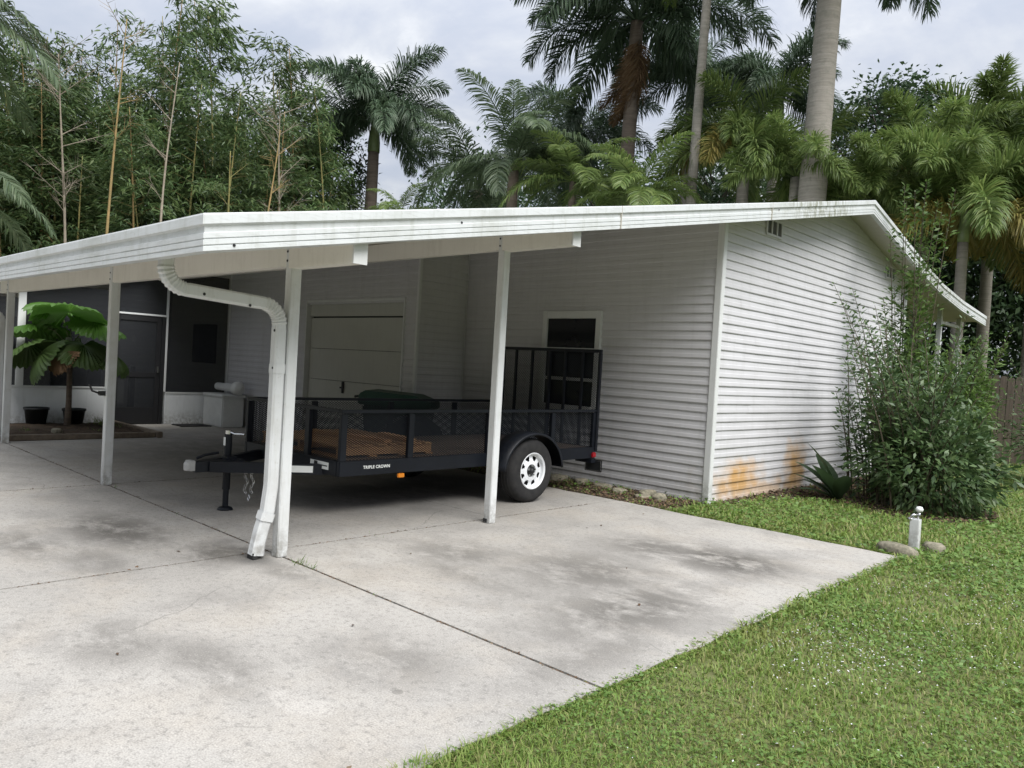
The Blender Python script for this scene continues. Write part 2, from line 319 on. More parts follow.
# ------------------------------------------------------------------ mesh helpers
class MB:
    def __init__(s): s.v = []; s.f = []
    def add(s, V, F):
        o = len(s.v); s.v += [tuple(p) for p in V]; s.f += [tuple(i+o for i in f) for f in F]; return s
    def box(s, a, b, rot=None, piv=None):
        x0, y0, z0 = a; x1, y1, z1 = b
        V = [(x0,y0,z0),(x1,y0,z0),(x1,y1,z0),(x0,y1,z0),(x0,y0,z1),(x1,y0,z1),(x1,y1,z1),(x0,y1,z1)]
        if rot is not None:
            pv = Vector(piv) if piv else (Vector(a)+Vector(b))/2
            V = [tuple(rot @ (Vector(q)-pv) + pv) for q in V]
        return s.add(V, [(0,3,2,1),(4,5,6,7),(0,1,5,4),(1,2,6,5),(2,3,7,6),(3,0,4,7)])
    def tube(s, pts, rad, n=8, cap=True):
        pts = [Vector(p) for p in pts]
        if not hasattr(rad, '__len__'): rad = [rad]*len(pts)
        V = []; prev = None
        for i, p in enumerate(pts):
            t = (pts[min(i+1, len(pts)-1)]-pts[max(i-1, 0)]).normalized()
            if prev is None:
                a = Vector((0, 0, 1)) if abs(t.z) < .9 else Vector((1, 0, 0))
                u = t.cross(a).normalized()
            else: u = (prev - t*prev.dot(t)).normalized()
            prev = u; w = t.cross(u)
            for k in range(n):
                an = 2*math.pi*k/n
                V.append(tuple(p + (u*math.cos(an)+w*math.sin(an))*rad[i]))
        F = [(i*n+k, i*n+(k+1) % n, (i+1)*n+(k+1) % n, (i+1)*n+k) for i in range(len(pts)-1) for k in range(n)]
        if cap: F += [tuple(range(n))[::-1], tuple((len(pts)-1)*n+k for k in range(n))]
        return s.add(V, F)
    def lathe(s, prof, c, axis='z', n=32, closed=False):
        """profile of (radius, along) swept round an axis through c"""
        V = []
        for r, a in prof:
            for k in range(n):
                an = 2*math.pi*k/n; u, w = r*math.cos(an), r*math.sin(an)
                V.append({'z': (c[0]+u, c[1]+w, c[2]+a), 'x': (c[0]+a, c[1]+u, c[2]+w), 'y': (c[0]+u, c[1]+a, c[2]+w)}[axis])
        P = len(prof); rr = range(P if closed else P-1)
        return s.add(V, [(i*n+k, i*n+(k+1) % n, ((i+1) % P)*n+(k+1) % n, ((i+1) % P)*n+k) for i in rr for k in range(n)])
    def prism(s, poly, f0, f1):
        """polygon mapped by f0 and f1 to its two end faces"""
        n = len(poly)
        return s.add([f0(q) for q in poly]+[f1(q) for q in poly], [tuple(range(n))[::-1], tuple(range(n, 2*n))]+[(i, (i+1) % n, n+(i+1) % n, n+i) for i in range(n)])
    def build(s, name, ma, parent=None, smooth=False, bevel=0, loc=None):
        me = bpy.data.meshes.new(name)
        o = bpy.data.objects.new(name, me)
        off = Vector((0, 0, 0))
        if parent is not None:
            q = parent
            while q is not None: off += q.location; q = q.parent
        elif loc is not None: off = Vector(loc)
        me.from_pydata([tuple(Vector(p)-off) for p in s.v], [], s.f)
        if isinstance(ma, (list, tuple)):
            for k in ma: me.materials.append(k)
        else: me.materials.append(ma)
        bm = bmesh.new(); bm.from_mesh(me); bmesh.ops.recalc_face_normals(bm, faces=bm.faces)
        if bevel:
            bmesh.ops.bevel(bm, geom=[e for e in bm.edges if e.is_manifold and e.calc_face_angle(0) > .6], offset=bevel, segments=2, affect='EDGES', clamp_overlap=True)
        bm.to_mesh(me); bm.free()
        if smooth:
            for p in me.polygons: p.use_smooth = True
        COL.objects.link(o)
        if parent is not None: o.parent = parent
        else: o.location = off
        return o

def np_mesh(name, V, F, ma, smooth=False):
    """V (n,3), F a list of (m,k) index arrays"""
    me = bpy.data.meshes.new(name)
    me.vertices.add(len(V)); me.vertices.foreach_set('co', np.asarray(V, np.float32).ravel())
    tot = sum(f.size for f in F); me.loops.add(tot)
    me.loops.foreach_set('vertex_index', np.concatenate([f.ravel() for f in F]).astype(np.int32))
    npol = sum(len(f) for f in F); me.polygons.add(npol)
    ln = np.concatenate([np.full(len(f), f.shape[1]) for f in F]); st = np.concatenate([[0], np.cumsum(ln)[:-1]])
    me.polygons.foreach_set('loop_start', st.astype(np.int32))
    me.update(calc_edges=True); me.validate()
    if smooth: me.polygons.foreach_set('use_smooth', np.ones(npol, bool))
    me.materials.append(ma)
    return me
def link(name, me, parent=None, loc=None, rot=None, scale=None):
    o = bpy.data.objects.new(name, me); COL.objects.link(o)
    if parent is not None: o.parent = parent
    if loc is not None: o.location = loc
    if rot is not None: o.rotation_euler = rot
    if scale is not None: o.scale = (scale,)*3 if not hasattr(scale, '__len__') else scale
    return o
def tag(o, label=None, cat=None, group=None, kind=None):
    if label: o['label'] = label
    if cat: o['category'] = cat
    if group: o['group'] = group
    if kind: o['kind'] = kind
    return o
def thing(name, label, cat, loc=(0, 0, 0), group=None):
    o = bpy.data.objects.new(name, None); COL.objects.link(o); o.location = loc; o.empty_display_size = .2
    return tag(o, label, cat, group)
def struct(o): o['kind'] = 'structure'; return o

# leaf arrays -------------------------------------------------------
def unit(a): return a/np.maximum(np.linalg.norm(a, axis=1, keepdims=True), 1e-9)
def leaves(C, D, L, W, N=None, bend=.0):
    """rhombic leaves with a midrib fold: base C, direction D"""
    n = len(C); D = unit(D)
    if N is None: N = rng.normal(size=(n, 3))
    S = unit(np.cross(D, N)); U = np.cross(S, D)
    L = np.broadcast_to(np.asarray(L, float).reshape(-1, 1), (n, 1)); W = np.broadcast_to(np.asarray(W, float).reshape(-1, 1), (n, 1))
    mid = C + D*L*.42
    tip = C + D*L - np.array([0, 0, 1.])*L*bend
    V = np.stack([C, mid+S*W*.5+U*W*.12, tip, mid-S*W*.5+U*W*.12], 1).reshape(-1, 3)
    F = np.arange(n)[:, None]*4+np.array([[0, 1, 2, 3]])
    return V, F
def merge(parts):
    Vs, Fs, o = [], {}, 0
    for V, FL in parts:
        if not isinstance(FL, list): FL = [FL]
        Vs.append(V)
        for f in FL: Fs.setdefault(f.shape[1], []).append(f+o)
        o += len(V)
    return np.concatenate(Vs), [np.concatenate(f) for f in Fs.values()]

# ================================================================== GROUND
gm = MB(); gm.add([(-400, -200, -.022), (200, -200, -.022), (200, 400, -.022), (-400, 400, -.022)], [(0, 1, 2, 3)])
struct(gm.build('ground', M['lawn']))
SX1, SY1 = -2.2, 7.68
slab = MB()
xs = [-16.2, -13.15, -9.02, -5.47, SX1]; ys = [-8, -1.6, 1.25, 3.07, 5.6, SY1]
xs_f = lambda j: xs if j != 1 else xs
gap = .011
def wob(n, amp, seed):
    r = np.random.default_rng(seed); a = r.normal(size=n)*amp
    return a
def panel(x0, x1, y0, y1, edge_r=False, edge_t=False):
    """one cast panel; outer edges slightly ragged"""
    n = 40
    pts = []
    yy = np.linspace(y0, y1, n); xx = np.linspace(x0, x1, n)
    wr = np.interp(yy, np.linspace(y0, y1, 20), wob(20, .012, int(y0*10)+90)) if edge_r else np.zeros(n)
    wt = np.interp(xx, np.linspace(x0, x1, 20), wob(20, .012, int(x0*10)+290)) if edge_t else np.zeros(n)
    if edge_r: wr[0] = 0
    pts += [(x, y0) for x in xx[:-1]] + [(x1+w, y) for y, w in zip(yy[:-1], wr)] + [(x, y1+w) for x, w in zip(xx[::-1][:-1], wt[::-1])] + [(x0, y) for y in yy[::-1][:-1]]
    slab.prism(pts, lambda q: (q[0], q[1], -.12), lambda q: (q[0], q[1], 0))
xj = [(-16.2, -13.15), (-13.15, -9.02), (-9.02, -5.47), (-5.47, SX1)]
for j in range(5):
    y0, y1 = ys[j], ys[j+1]
    segs = xj
    if j in (1, 2) : segs = [(-16.2, -13.15), (-13.15, -9.02), (-9.02, -5.47), (-5.47, SX1)]
    if j == 1: pass
    for (x0, x1) in segs:
        # the near apron is one wide pour with no joint between its last rows
        if x0 == -5.47 and j in (1,): continue
        if x0 == -5.47 and j == 2:
            panel(x0+gap, x1, ys[1]+gap, y1-gap, True); continue
        if x0 == -5.47 and j == 3:
            panel(x0+gap, x1, y0+gap, SY1, True, True); continue
        if x0 == -5.47 and j == 4: continue
        if x0 > -13 and j == 4 and x0 < -5.5:
            panel(x0+gap, x1-gap, y0+gap*.3, SY1 if x0 > -9.1 else 7.6, False, x0 > -9.1); continue
        panel(x0+gap, x1-(0 if x1 == SX1 else gap), y0+gap*(1 if j != 4 else .3), (7.6 if j == 4 else y1-gap*(1 if j != 3 else .3)), x1 == SX1, False)
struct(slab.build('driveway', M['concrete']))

# ================================================================== HOUSE
XG, YW, YG, XI, XP = -4.78, 8.67, 7.65, -9.4, -15.65     # gable wall, window wall, garage wall, inner corner, porch wall
XL, YB = -20.4, 15.75
YE, YR, YS = 2.0, 12.5, 5.9                               # eave, ridge, roof seam
ROOF = [(YE, 2.30), (YR, 4.445), (14.56, 3.99), (15.5, 3.785), (16.5, 3.60), (18.0, 3.43), (20.0, 3.285)]
def zr(y): return float(np.interp(y, [q[0] for q in ROOF], [q[1] for q in ROOF]))
TH = .10
PITCHZ, Z0 = .1135, -.02
house = thing('house', 'low white house with grey lap siding, a garage door and a pitched roof', 'house', (-12, 11, 0))
SD = .0135
def siding(name, axis, fixed, a0, a1, topf, out, holes=(), zs=Z0):
    """lap siding: each course a tilted board; axis is the horizontal axis it runs along; topf(a) its upper limit"""
    b = MB(); k = 0
    def P(a, z, d): return (a, fixed+out*d, z) if axis == 'x' else (fixed+out*d, a, z)
    z = zs
    amax = max(topf(a) for a in np.linspace(a0, a1, 60))
    aa = np.linspace(a0, a1, 61)
    while z < amax:
        z1 = z+PITCHZ
        # span of a where the wall still reaches this course
        ok = [a for a in aa if topf(a) > z+.004]
        if not ok: break
        lo, hi = ok[0], ok[-1]
        spans = [(lo, hi)]
        for (h0, h1, hz0, hz1) in holes:
            zm = (z+z1)/2
            if hz0 < zm < hz1:
                ns = []
                for s0, s1 in spans:
                    if h1 <= s0 or h0 >= s1: ns.append((s0, s1)); continue
                    if h0 > s0: ns.append((s0, h0))
                    if h1 < s1: ns.append((h1, s1))
                spans = ns
        rs = np.random.default_rng(int(abs(fixed)*100)+k*7); k += 1
        cut = []
        for s0, s1 in spans:
            q = s0+rs.uniform(.3, 3.4); lo_ = s0; fl_ = rs.integers(2)
            while q < s1-.3:
                cut.append((lo_, q+.012 if fl_ else q, fl_)); lo_ = q if fl_ else q-.012; q += 3.66; fl_ = 1-fl_
            cut.append((lo_, s1, fl_))
        zw = rs.normal()*.0012
        for s0, s1, pl in cut:
            g = [s0]+[a for a in aa if s0+1e-4 < a < s1-1e-4]+[s1]
            top = [min(z1, max(topf(a), z+.002)) for a in g]
            n = len(g)
            V = []
            for a, t in zip(g, top):
                d = SD*(1-(t-z)/PITCHZ); e_ = .0022*pl+.0009*math.sin(a*5.1+z*17)
                V += [P(a, z+zw, SD-.004+e_), P(a, z+.010+zw, SD+e_), P(a, z+.052, SD*.72+e_), P(a, z+.058, SD*.45+e_), P(a, t, (d*.45 if t-z > .06 else SD*.45)+e_), P(a, z, -.02)]
            F = []
            for i in range(n-1):
                o = i*6
                if top[i]-z > .06 and top[i+1]-z > .06:
                    F += [(o+5, o+6+5, o+6, o), (o, o+6, o+7, o+1), (o+1, o+7, o+8, o+2), (o+2, o+8, o+9, o+3), (o+3, o+9, o+10, o+4)]
                else:
                    F += [(o+5, o+11, o+6, o), (o, o+6, o+7, o+1), (o+1, o+7, o+10, o+4)]
            b.add(V, F)
        z = z1
    o = b.build(name, M['siding'], house)
    return o
under = lambda y: zr(y)-TH-.002
siding('wall', 'y', XG, YW, YB, lambda y: under(y), 1)
tag(bpy.data.objects['wall'], 'white sided gable wall with orange rust stains near the ground')
w2 = siding('wall', 'x', YW, XI, XG, lambda x: under(YW), -1, [(-7.60, -6.62, 1.02, 2.35)])
GX0, GX1, GZ = -12.60, -9.72, 2.53
w3 = siding('wall', 'x', YG, XL, XI, lambda x: under(YG), -1, [(GX0, GX1, -1, GZ)])
w4 = siding('wall', 'y', XI, YG, YW, lambda y: under(y), 1)
w5 = siding('wall', 'x', YB, XL, XG, lambda x: under(YB), 1)
# solid cores behind the siding so no light leaks through
core = MB()
def gcore(x0, x1, y0, y1):
    ys_ = [y for y in [y0, YR, y1] if y0 <= y <= y1]
    poly = [(y0, -.1)]+[(y1, -.1)]+[(y, under(y)-.004) for y in sorted(set(ys_), reverse=True)]
    core.prism(poly, lambda q: (x0, q[0], q[1]), lambda q: (x1, q[0], q[1]))
gcore(XG-.14, XG-.022, YW+.02, YB-.02)
core.box((-6.60, YW+.022, -.1), (XG-.15, YW+.10, under(YW)-.01)); core.box((XI-.1, YW+.022, -.1), (-7.62, YW+.10, under(YW)-.01))
core.box((-7.62, YW+.022, -.1), (-6.60, YW+.10, 1.0)); core.box((-7.62, YW+.022, 2.37), (-6.60, YW+.10, under(YW)-.01))
core.box((XL+.1, YG+.022, -.1), (GX0-.02, YG+.10, under(YG)-.01)); core.box((GX1+.02, YG+.022, -.1), (XI-.022, YG+.10, under(YG)-.01)); core.box((GX0-.02, YG+.022, GZ+.02), (GX1+.02, YG+.10, under(YG)-.01))
core.box((XI-.10, YG+.11, -.1), (XI-.022, YW+.02, under(YG)-.01))
core.box((XL+.02, YB-.12, -.1), (XG-.15, YB-.022, under(YB)-.01)); core.box((XL, YG+.11, -.1), (XL+.09, YB-.13, under(YB)-.15))
core.build('wall_core', M['trim'], house)
# corner trims
def vtrim(x0, x1, y0, y1, z1, z0=-.03):
    b = MB(); b.box((x0, y0, z0), (x1, y1, z1)); return b.build('corner_trim', M['trim'], house, bevel=.006)
vtrim(XG-.065, XG+.026, YW-.026, YW+.065, under(YW)-.004)
vtrim(XI-.030, XI+.024, YG-.024, YG+.030, under(YG)-.004)
vtrim(XI+.018, XI+.034, YW-.034, YW-.018, under(YW)-.06)
vtrim(XG-.05, XG+.026, YB-.05, YB+.026, under(YB)-.004)
vtrim(XP+.0, XP+.030, YG-.034, YG-.014, under(YG)-.02)
# gable vents
for yc in (10.0, 14.75):
    zt = under(yc-.25 if yc < YR else yc+.3)-.02
    b = MB()
    y0, y1, z0, z1 = yc-.24, yc+.24, zt-.24, zt
    x0, x1 = XG+.008, XG+.032
    b.box((x0, y0, z0), (x1, y0+.03, z1)); b.box((x0, y1-.03, z0), (x1, y1, z1)); b.box((x0, y0+.031, z1-.03), (x1, y1-.031, z1)); b.box((x0, y0+.031, z0), (x1, y1-.031, z0+.03))
    for k in (1, 2): b.box((x0, y0+k*.16-.012, z0+.031), (x1, y0+k*.16+.012, z1-.031))
    v = b.build('gable_vent', M['siding'], house)
    c = MB(); c.box((XG+.002, y0+.02, z0+.02), (XG+.016, y1-.02, z1-.02)); c.build('grille', simple('vent_grille', (.09, .09, .09), .8), v)
# window: white frame, three dark panes
win = MB(); wx0, wx1, wz0, wz1 = -7.65, -6.57, .97, 2.41; yf0, yf1 = YW-.055, YW+.02
win.box((wx0, yf0, wz0), (wx0+.085, yf1, wz1)); win.box((wx1-.085, yf0, wz0), (wx1, yf1, wz1))
win.box((wx0+.086, yf0, wz1-.11), (wx1-.086, yf1, wz1)); win.box((wx0+.086, yf0-.02, wz0), (wx1-.086, yf1, wz0+.075))
W = win.build('window', M['trim'], house, bevel=.004)
for z in (1.83, 1.40):
    r = MB(); r.box((wx0+.087, yf0+.015, z), (wx1-.087, yf1, z+.045)); r.build('sash_rail', M['trim'], W)
for z0, z1 in ((wz0+.076, 1.399), (1.446, 1.829), (1.876, wz1-.111)):
    r = MB(); r.box((wx0+.087, YW-.022, z0), (wx1-.087, YW-.012, z1)); r.build('pane', M['glass'], W)
# garage door: four grooved sections set back in a white casing
gd = MB(); yd = YG+.07
for k in range(4):
    z0 = .01+k*.56; gd.box((GX0+.02, yd, z0), (GX1-.02, yd+.04, z0+.552))
G = gd.build('garage_door', M['door_panel'], house, bevel=.003)
h = MB(); h.box((-11.45, yd-.035, .92), (-11.41, yd-.008, 1.12)); h.box((-11.48, yd-.05, 1.0), (-11.38, yd-.036, 1.03)); h.build('handle', M['dark_frame'], G)
c = MB(); c.box((GX0+.02, YG+.05, 2.27), (GX1-.02, YG+.09, GZ)); c.build('header_panel', M['door_panel'], house)
c = MB(); c.box((GX0-.02, YG-.03, -.01), (GX0+.012, YG+.12, GZ+.025)); c.box((GX1-.012, YG-.035, -.01), (GX1+.02, YG+.12, GZ+.025)); c.box((GX0+.013, YG-.03, GZ-.012), (GX1-.013, YG+.12, GZ+.025))
c.build('garage_casing', M['trim'], house, bevel=.004)
c = MB(); c.box((GX0-.3, YG+.13, -.1), (GX1+.3, YG+.2, 2.8)); c.build('garage_backing', M['dark_frame'], house)

# ---- screened porch on the left
PY0 = 2.35
def pbox(a, b, mat, name, par=house, bv=.004):
    q = MB(); q.box(a, b); return q.build(name, mat, par, bevel=bv)
pbox((XP-.10, 6.36, -.02), (XP, YG-.016, .61), M['kneewall'], 'knee_wall')
pbox((XP-.10, PY0, -.02), (XP, 5.30, .69), M['kneewall'], 'knee_wall')
pbox((XP-.11, 6.36, .612), (XP+.012, YG-.036, .645), M['trim'], 'knee_wall_cap')
pbox((XP-.11, PY0, .692), (XP+.012, 5.28, .725), M['trim'], 'knee_wall_cap')
pt = 2.95
for y0, y1 in ((PY0, PY0+.09), (3.76, 3.88)): pbox((XP-.09, y0, .727), (XP-.005, y1, zr(y0)-TH-.03), M['trim'], 'porch_post')
for y0, y1 in ((6.33, 6.37),): pbox((XP-.07, y0, .0 if y0 < 6 else .647), (XP-.01, y1, zr(y0)-TH-.03), M['trim'], 'porch_post')
pbox((XP-.07, 5.30, -.02), (XP-.01, 5.36, zr(5.3)-TH-.03), M['dark_frame'], 'porch_post')
pbox((XP-.07, 6.25, -.02), (XP-.01, 6.325, 2.14), M['dark_frame'], 'porch_post')
pbox((XP-.06, 5.365, 2.145), (XP-.005, 6.325, 2.18), M['trim'], 'transom_rail')
sd = MB(); dx0, dx1 = XP-.055, XP-.02
sd.box((dx0, 5.37, .02), (dx1, 5.46, 2.135)); sd.box((dx0, 6.15, .02), (dx1, 6.245, 2.135)); sd.box((dx0, 5.461, 2.03), (dx1, 6.149, 2.135)); sd.box((dx0, 5.461, .93), (dx1, 6.149, 1.03)); sd.box((dx0, 5.461, .02), (dx1, 6.149, .34))
D = sd.build('screen_door', M['dark_frame'], house, bevel=.004)
q = MB(); q.box((XP-.04, 5.461, .341), (XP-.036, 6.149, .929)); q.box((XP-.04, 5.461, 1.031), (XP-.036, 6.149, 2.029)); q.build('screen', M['screen'], D)
q = MB(); q.box((dx1, 6.17, 1.03), (dx1+.05, 6.20, 1.15)); q.build('handle', M['chrome'], D)
for y0, y1, z0 in ((PY0+.091, 3.759, .727), (3.881, 5.299, .727), (6.372, YG-.04, .647)):
    pbox((XP-.045, y0, z0), (XP-.041, y1, zr(y0)-TH-.02), M['screen'], 'insect_screen', bv=0)
pbox((XP-.045, 5.362, 2.182), (XP-.041, 6.328, zr(5.4)-TH-.02), M['screen'], 'insect_screen', bv=0)
# inside the porch: floor, sided house wall with a window, a stair rail
pbox((XL, PY0, -.1), (XP-.105, YG-.03, .08), M['concrete'], 'porch_floor', bv=0)
siding('wall', 'y', -18.6, PY0, YG-.02, lambda y: zr(y)-TH-.01, 1, zs=.09)
pbox((-18.72, PY0, .0), (-18.625, YG-.05, 2.2), M['trim'], 'wall_core', bv=0)
pbox((-17.3, YG-.06, 1.25), (-16.2, YG-.016, 2.1), M['glass'], 'porch_window', bv=0)
pbox((-18.58, 5.1, .09), (-18.54, 6.1, 2.1), M['dark_frame'], 'inner_door', bv=0)
pbox((-18.58, 3.0, 1.0), (-18.54, 4.6, 2.0), M['glass'], 'porch_window', bv=0)
sr = MB(); sr.tube([(-17.4, 5.5, 1.55), (-17.0, 6.2, 1.05)], .035, 6); sr.box((-17.05, 6.15, .08), (-16.95, 6.25, 1.1)); sr.box((-17.45, 5.45, .08), (-17.35, 5.55, 1.6))
sr.build('stair_rail', M['dark_frame'], house)
pbox((-17.3, 5.9, .3), (-17.25, 6.15, .8), M['white_plastic'], 'stair_panel', bv=.01)
lt = MB(); lt.lathe([(.0, .0), (.05, .01), (.06, .10), (.04, .15), (.0, .17)], (-18.45, 6.75, 1.62), 'z', 12); lt.build('porch_lantern', M['white_plastic'], house, True)

# ---- roof: sheets, fascia, ridge
XRK = -4.40
def roof_sheet(par, x0, x1, ylist, name):
    b = MB()
    for i in range(len(ylist)-1):
        y0, y1 = ylist[i], ylist[i+1]
        b.add([(x0, y0, zr(y0)-TH), (x1, y0, zr(y0)-TH), (x1, y1, zr(y1)-TH), (x0, y1, zr(y1)-TH)], [(0, 1, 2, 3)])
        b.add([(x0, y0, zr(y0)), (x1, y0, zr(y0)), (x1, y1, zr(y1)), (x0, y1, zr(y1))], [(3, 2, 1, 0)])
    for x in (x0, x1):
        for i in range(len(ylist)-1):
            y0, y1 = ylist[i], ylist[i+1]; b.add([(x, y0, zr(y0)-TH), (x, y1, zr(y1)-TH), (x, y1, zr(y1)), (x, y0, zr(y0))], [(0, 1, 2, 3)])
    for y in (ylist[0], ylist[-1]): b.add([(x0, y, zr(y)-TH), (x1, y, zr(y)-TH), (x1, y, zr(y)), (x0, y, zr(y))], [(0, 1, 2, 3)])
    return b.build(name, M['soffit'] if par != house else M['soffit'], par)
carport = thing('carport', 'white carport roof carried on slim posts over the concrete drive', 'carport', (-8, 4, 0))
roof_h = roof_sheet(house, XL-.5, XRK, [YS+.004]+[q[0] for q in ROOF if q[0] > YS], 'roof')
XC = -13.65
roof_c = roof_sheet(carport, XC, XRK, [YE, YS], 'roof')
roof_p = roof_sheet(house, XL-.5, -15.42, [PY0-.25, YS-.004], 'porch_roof')
# thin metal skin on top, drip edge overhanging
def skin(par, ylist, xl=XL-.5):
    b = MB()
    for i in range(len(ylist)-1):
        y0, y1 = ylist[i], ylist[i+1]
        b.add([(xl, y0, zr(y0)+.004), (XRK+.01, y0, zr(y0)+.004), (XRK+.01, y1, zr(y1)+.004), (xl, y1, zr(y1)+.004)], [(0, 1, 2, 3)])
    for x in np.arange(xl+.2, XRK, .305):
        for i in range(len(ylist)-1):
            y0, y1 = ylist[i], ylist[i+1]
            if (y0+y1)/2 > YR+3: continue
            b.add([(x-.02, y0, zr(y0)+.004), (x, y0, zr(y0)+.028), (x+.02, y0, zr(y0)+.004), (x-.02, y1, zr(y1)+.004), (x, y1, zr(y1)+.028), (x+.02, y1, zr(y1)+.004)], [(0, 1, 4, 3), (1, 2, 5, 4)])
    return b
skin(house, [YS+.006]+[q[0] for q in ROOF if q[0] > YS]).build('metal_sheet', M['roof_metal'], roof_h)
skin(carport, [YE-.03, YS], XC).build('metal_sheet', M['roof_metal'], roof_c)
PROF = [(0.002, .022), (.075, .022), (.078, .012), (.078, -.040), (.060, -.050), (.058, -.085), (.066, -.090), (.066, -.118), (.058, -.123), (.066, -.128), (.066, -.156), (.058, -.161), (.064, -.166), (.064, -.192), (.002, -.192)]
def rake(par, ylist, name, mitre=False):
    b = MB(); n = len(PROF); V = []
    for i, y in enumerate(ylist):
        for o, z in PROF:
            yy = y-o if (mitre and i == 0) else y
            V.append((XRK+o, yy, zr(y)+z))
    m_ = len(ylist)
    F = [(i*n+k, i*n+(k+1) % n, (i+1)*n+(k+1) % n, (i+1)*n+k) for i in range(m_-1) for k in range(n)]
    F += [tuple((m_-1)*n+k for k in range(n))]
    if not mitre: F += [tuple(range(n))]
    b.add(V, F); return b.build(name, M['fascia'], par)
rake(roof_c, [YE, YS], 'rake_fascia', True)
rake(roof_h, [YS+.008]+[q[0] for q in ROOF if q[0] > YS], 'rake_fascia')
b = MB(); n = len(PROF)
V = [(XRK+o, YE-o, zr(YE)+z) for o, z in PROF]+[(XC, YE-o, zr(YE)+z) for o, z in PROF]
b.add(V, [(k, (k+1) % n, n+(k+1) % n, n+k) for k in range(n)]+[tuple(range(n, 2*n))])
b.build('eave_gutter', M['fascia'], roof_c)
b = MB(); 
for (y, z) in ((3.9, -.075), (2.12, -.155), (9.2, -.07)): b.lathe([(0, .004), (.008, .003), (.010, 0)], (XRK+.0665, y, zr(y)+z), 'x', 10)
b.build('fascia_screw', M['dark_frame'], roof_c)
for y in (YS, 9.0):
    b = MB(); b.box((XRK+.058, y-.003, zr(y)-.19), (XRK+.0795, y+.003, zr(y)+.02)); b.build('fascia_seam', M['soffit'], roof_c if y < 6 else roof_h)
# back porch posts under the low rear roof, with a rail
for y in (18.1, 19.6): 
    b = MB(); b.box((XG-.05, y-.045, -.03), (XG+.04, y+.045, zr(y)-TH-.003)); b.build('rear_porch_post', M['trim'], house)
b = MB(); b.box((XG-.04, 18.15, zr(19.6)-.32), (XG+.03, 19.55, zr(19.6)-.26)); b.build('rear_porch_beam', M['trim'], house)

# ---- carport frame
YP, YP2 = 3.06, 5.37
def beam(y, x0, x1, z0, z1, name='beam'):
    b = MB(); b.box((x0, y-.04, z0), (x1, y+.04, z1)); return b.build(name, M['beam'], carport, bevel=.006)
beam(YP, -13.62, -5.27, 2.215, zr(YP-.04)-TH-.003)
e = MB(); e.box((-5.265, YP-.052, 2.195), (-4.425, YP+.052, zr(YP-.06)-TH-.004)); E1 = e.build('beam_end', M['beam'], carport, bevel=.006)
e = MB(); e.box((-4.423, YP-.056, 2.19), (-4.408, YP+.056, zr(YP-.06)-TH-.002)); e.build('end_cap', M['trim'], E1)
beam(YP2, -13.62, -5.32, 2.685, zr(YP2-.04)-TH-.003)
e = MB(); e.box((-5.315, YP2-.05, 2.67), (-4.43, YP2+.05, zr(YP2-.06)-TH-.004)); E2 = e.build('beam_end', M['beam'], carport, bevel=.006)
e = MB(); e.box((-4.428, YP2-.054, 2.665), (-4.412, YP2+.054, zr(YP2-.06)-TH-.002)); e.build('end_cap', M['trim'], E2)
def post(x, y, zt, w=.04):
    b = MB(); b.box((x-w, y-w, 0.0), (x+w, y+w, zt)); P = b.build('post', M['post'], carport, bevel=.006)
    s = MB()
    for dz in (.055, .125): s.lathe([(0, -.005), (.008, -.004), (.010, 0)], (x-.022, y-w-.001, zt-.19+dz), 'y', 10)
    s.build('bolt', M['dark_frame'], P)
    return P
P3 = post(-5.27, YP, 2.39, .044)
P2 = post(-8.99, YP, 2.39, .045)
P0 = post(-13.17, YP, 2.39, .045)
P4 = post(-5.32, YP2, 2.86, .044)
b = MB(); b.box((-9.06, YP-.10, .98), (-8.99, YP-.046, 1.03)); b.tube([(-9.02, YP-.09, 1.0), (-9.03, YP-.17, 1.03), (-9.03, YP-.20, 1.10)], .012, 6); b.build('hose_hook', M['dark_frame'], P2)
b = MB(); b.box((-5.355, YP2-.055, .012), (-5.31, YP2-.0445, .045)); b.build('foot_bracket', M['dark_frame'], P4)

# ---- downspout: boxed pipe with ribbed elbows
def rect_sweep(pts, w, d, scales, side=Vector((1, 0, 0))):
    b = MB(); V = []
    pts = [Vector(p) for p in pts]; n = len(pts)
    for i, p in enumerate(pts):
        t = (pts[min(i+1, n-1)]-pts[max(i-1, 0)]).normalized()
        s = (side - t*side.dot(t)).normalized(); u = t.cross(s)
        k = scales[i]; r = .014
        for a, c in ((-1, -1), (1, -1), (1, 1), (-1, 1)):
            # chamfered corners
            if a*c > 0: seq = ((a*(w/2), c*(d/2-r)), (a*(w/2-r), c*(d/2)))
            else: seq = ((a*(w/2-r), c*(d/2)), (a*(w/2), c*(d/2-r)))
            if (a, c) in ((-1, -1), (1, 1)): pass
            for q0, q1 in seq: V.append(tuple(p + s*q0*k + u*q1*k))
    m_ = 8
    F = [(i*m_+j, i*m_+(j+1) % m_, (i+1)*m_+(j+1) % m_, (i+1)*m_+j) for i in range(n-1) for j in range(m_)]
    b.add(V, F); return b
def elbow(c, r, a0, a1, ribs):
    """arc in the y-z plane"""
    out = []; sc = []
    for i in range(ribs*2+1):
        t = a0+(a1-a0)*i/(ribs*2); out.append((c[0], c[1]+r*math.cos(t), c[2]+r*math.sin(t))); sc.append(1.07 if i % 2 else .93)
    return out, sc
DX = -5.275
p1, s1 = elbow((DX, 2.26, 2.10), .15, math.pi, math.pi*1.5-.14, 8)
end1 = Vector(p1[-1]); dirv = Vector((0, math.cos(.14+0), -math.sin(.14))) 
p2c = (DX, 2.815, 1.765)
p2, s2 = elbow(p2c, .15, math.pi*.5-.14, 0, 8)
straight = [tuple(end1.lerp(Vector(p2[0]), t)) for t in (.04, .5, .96)]
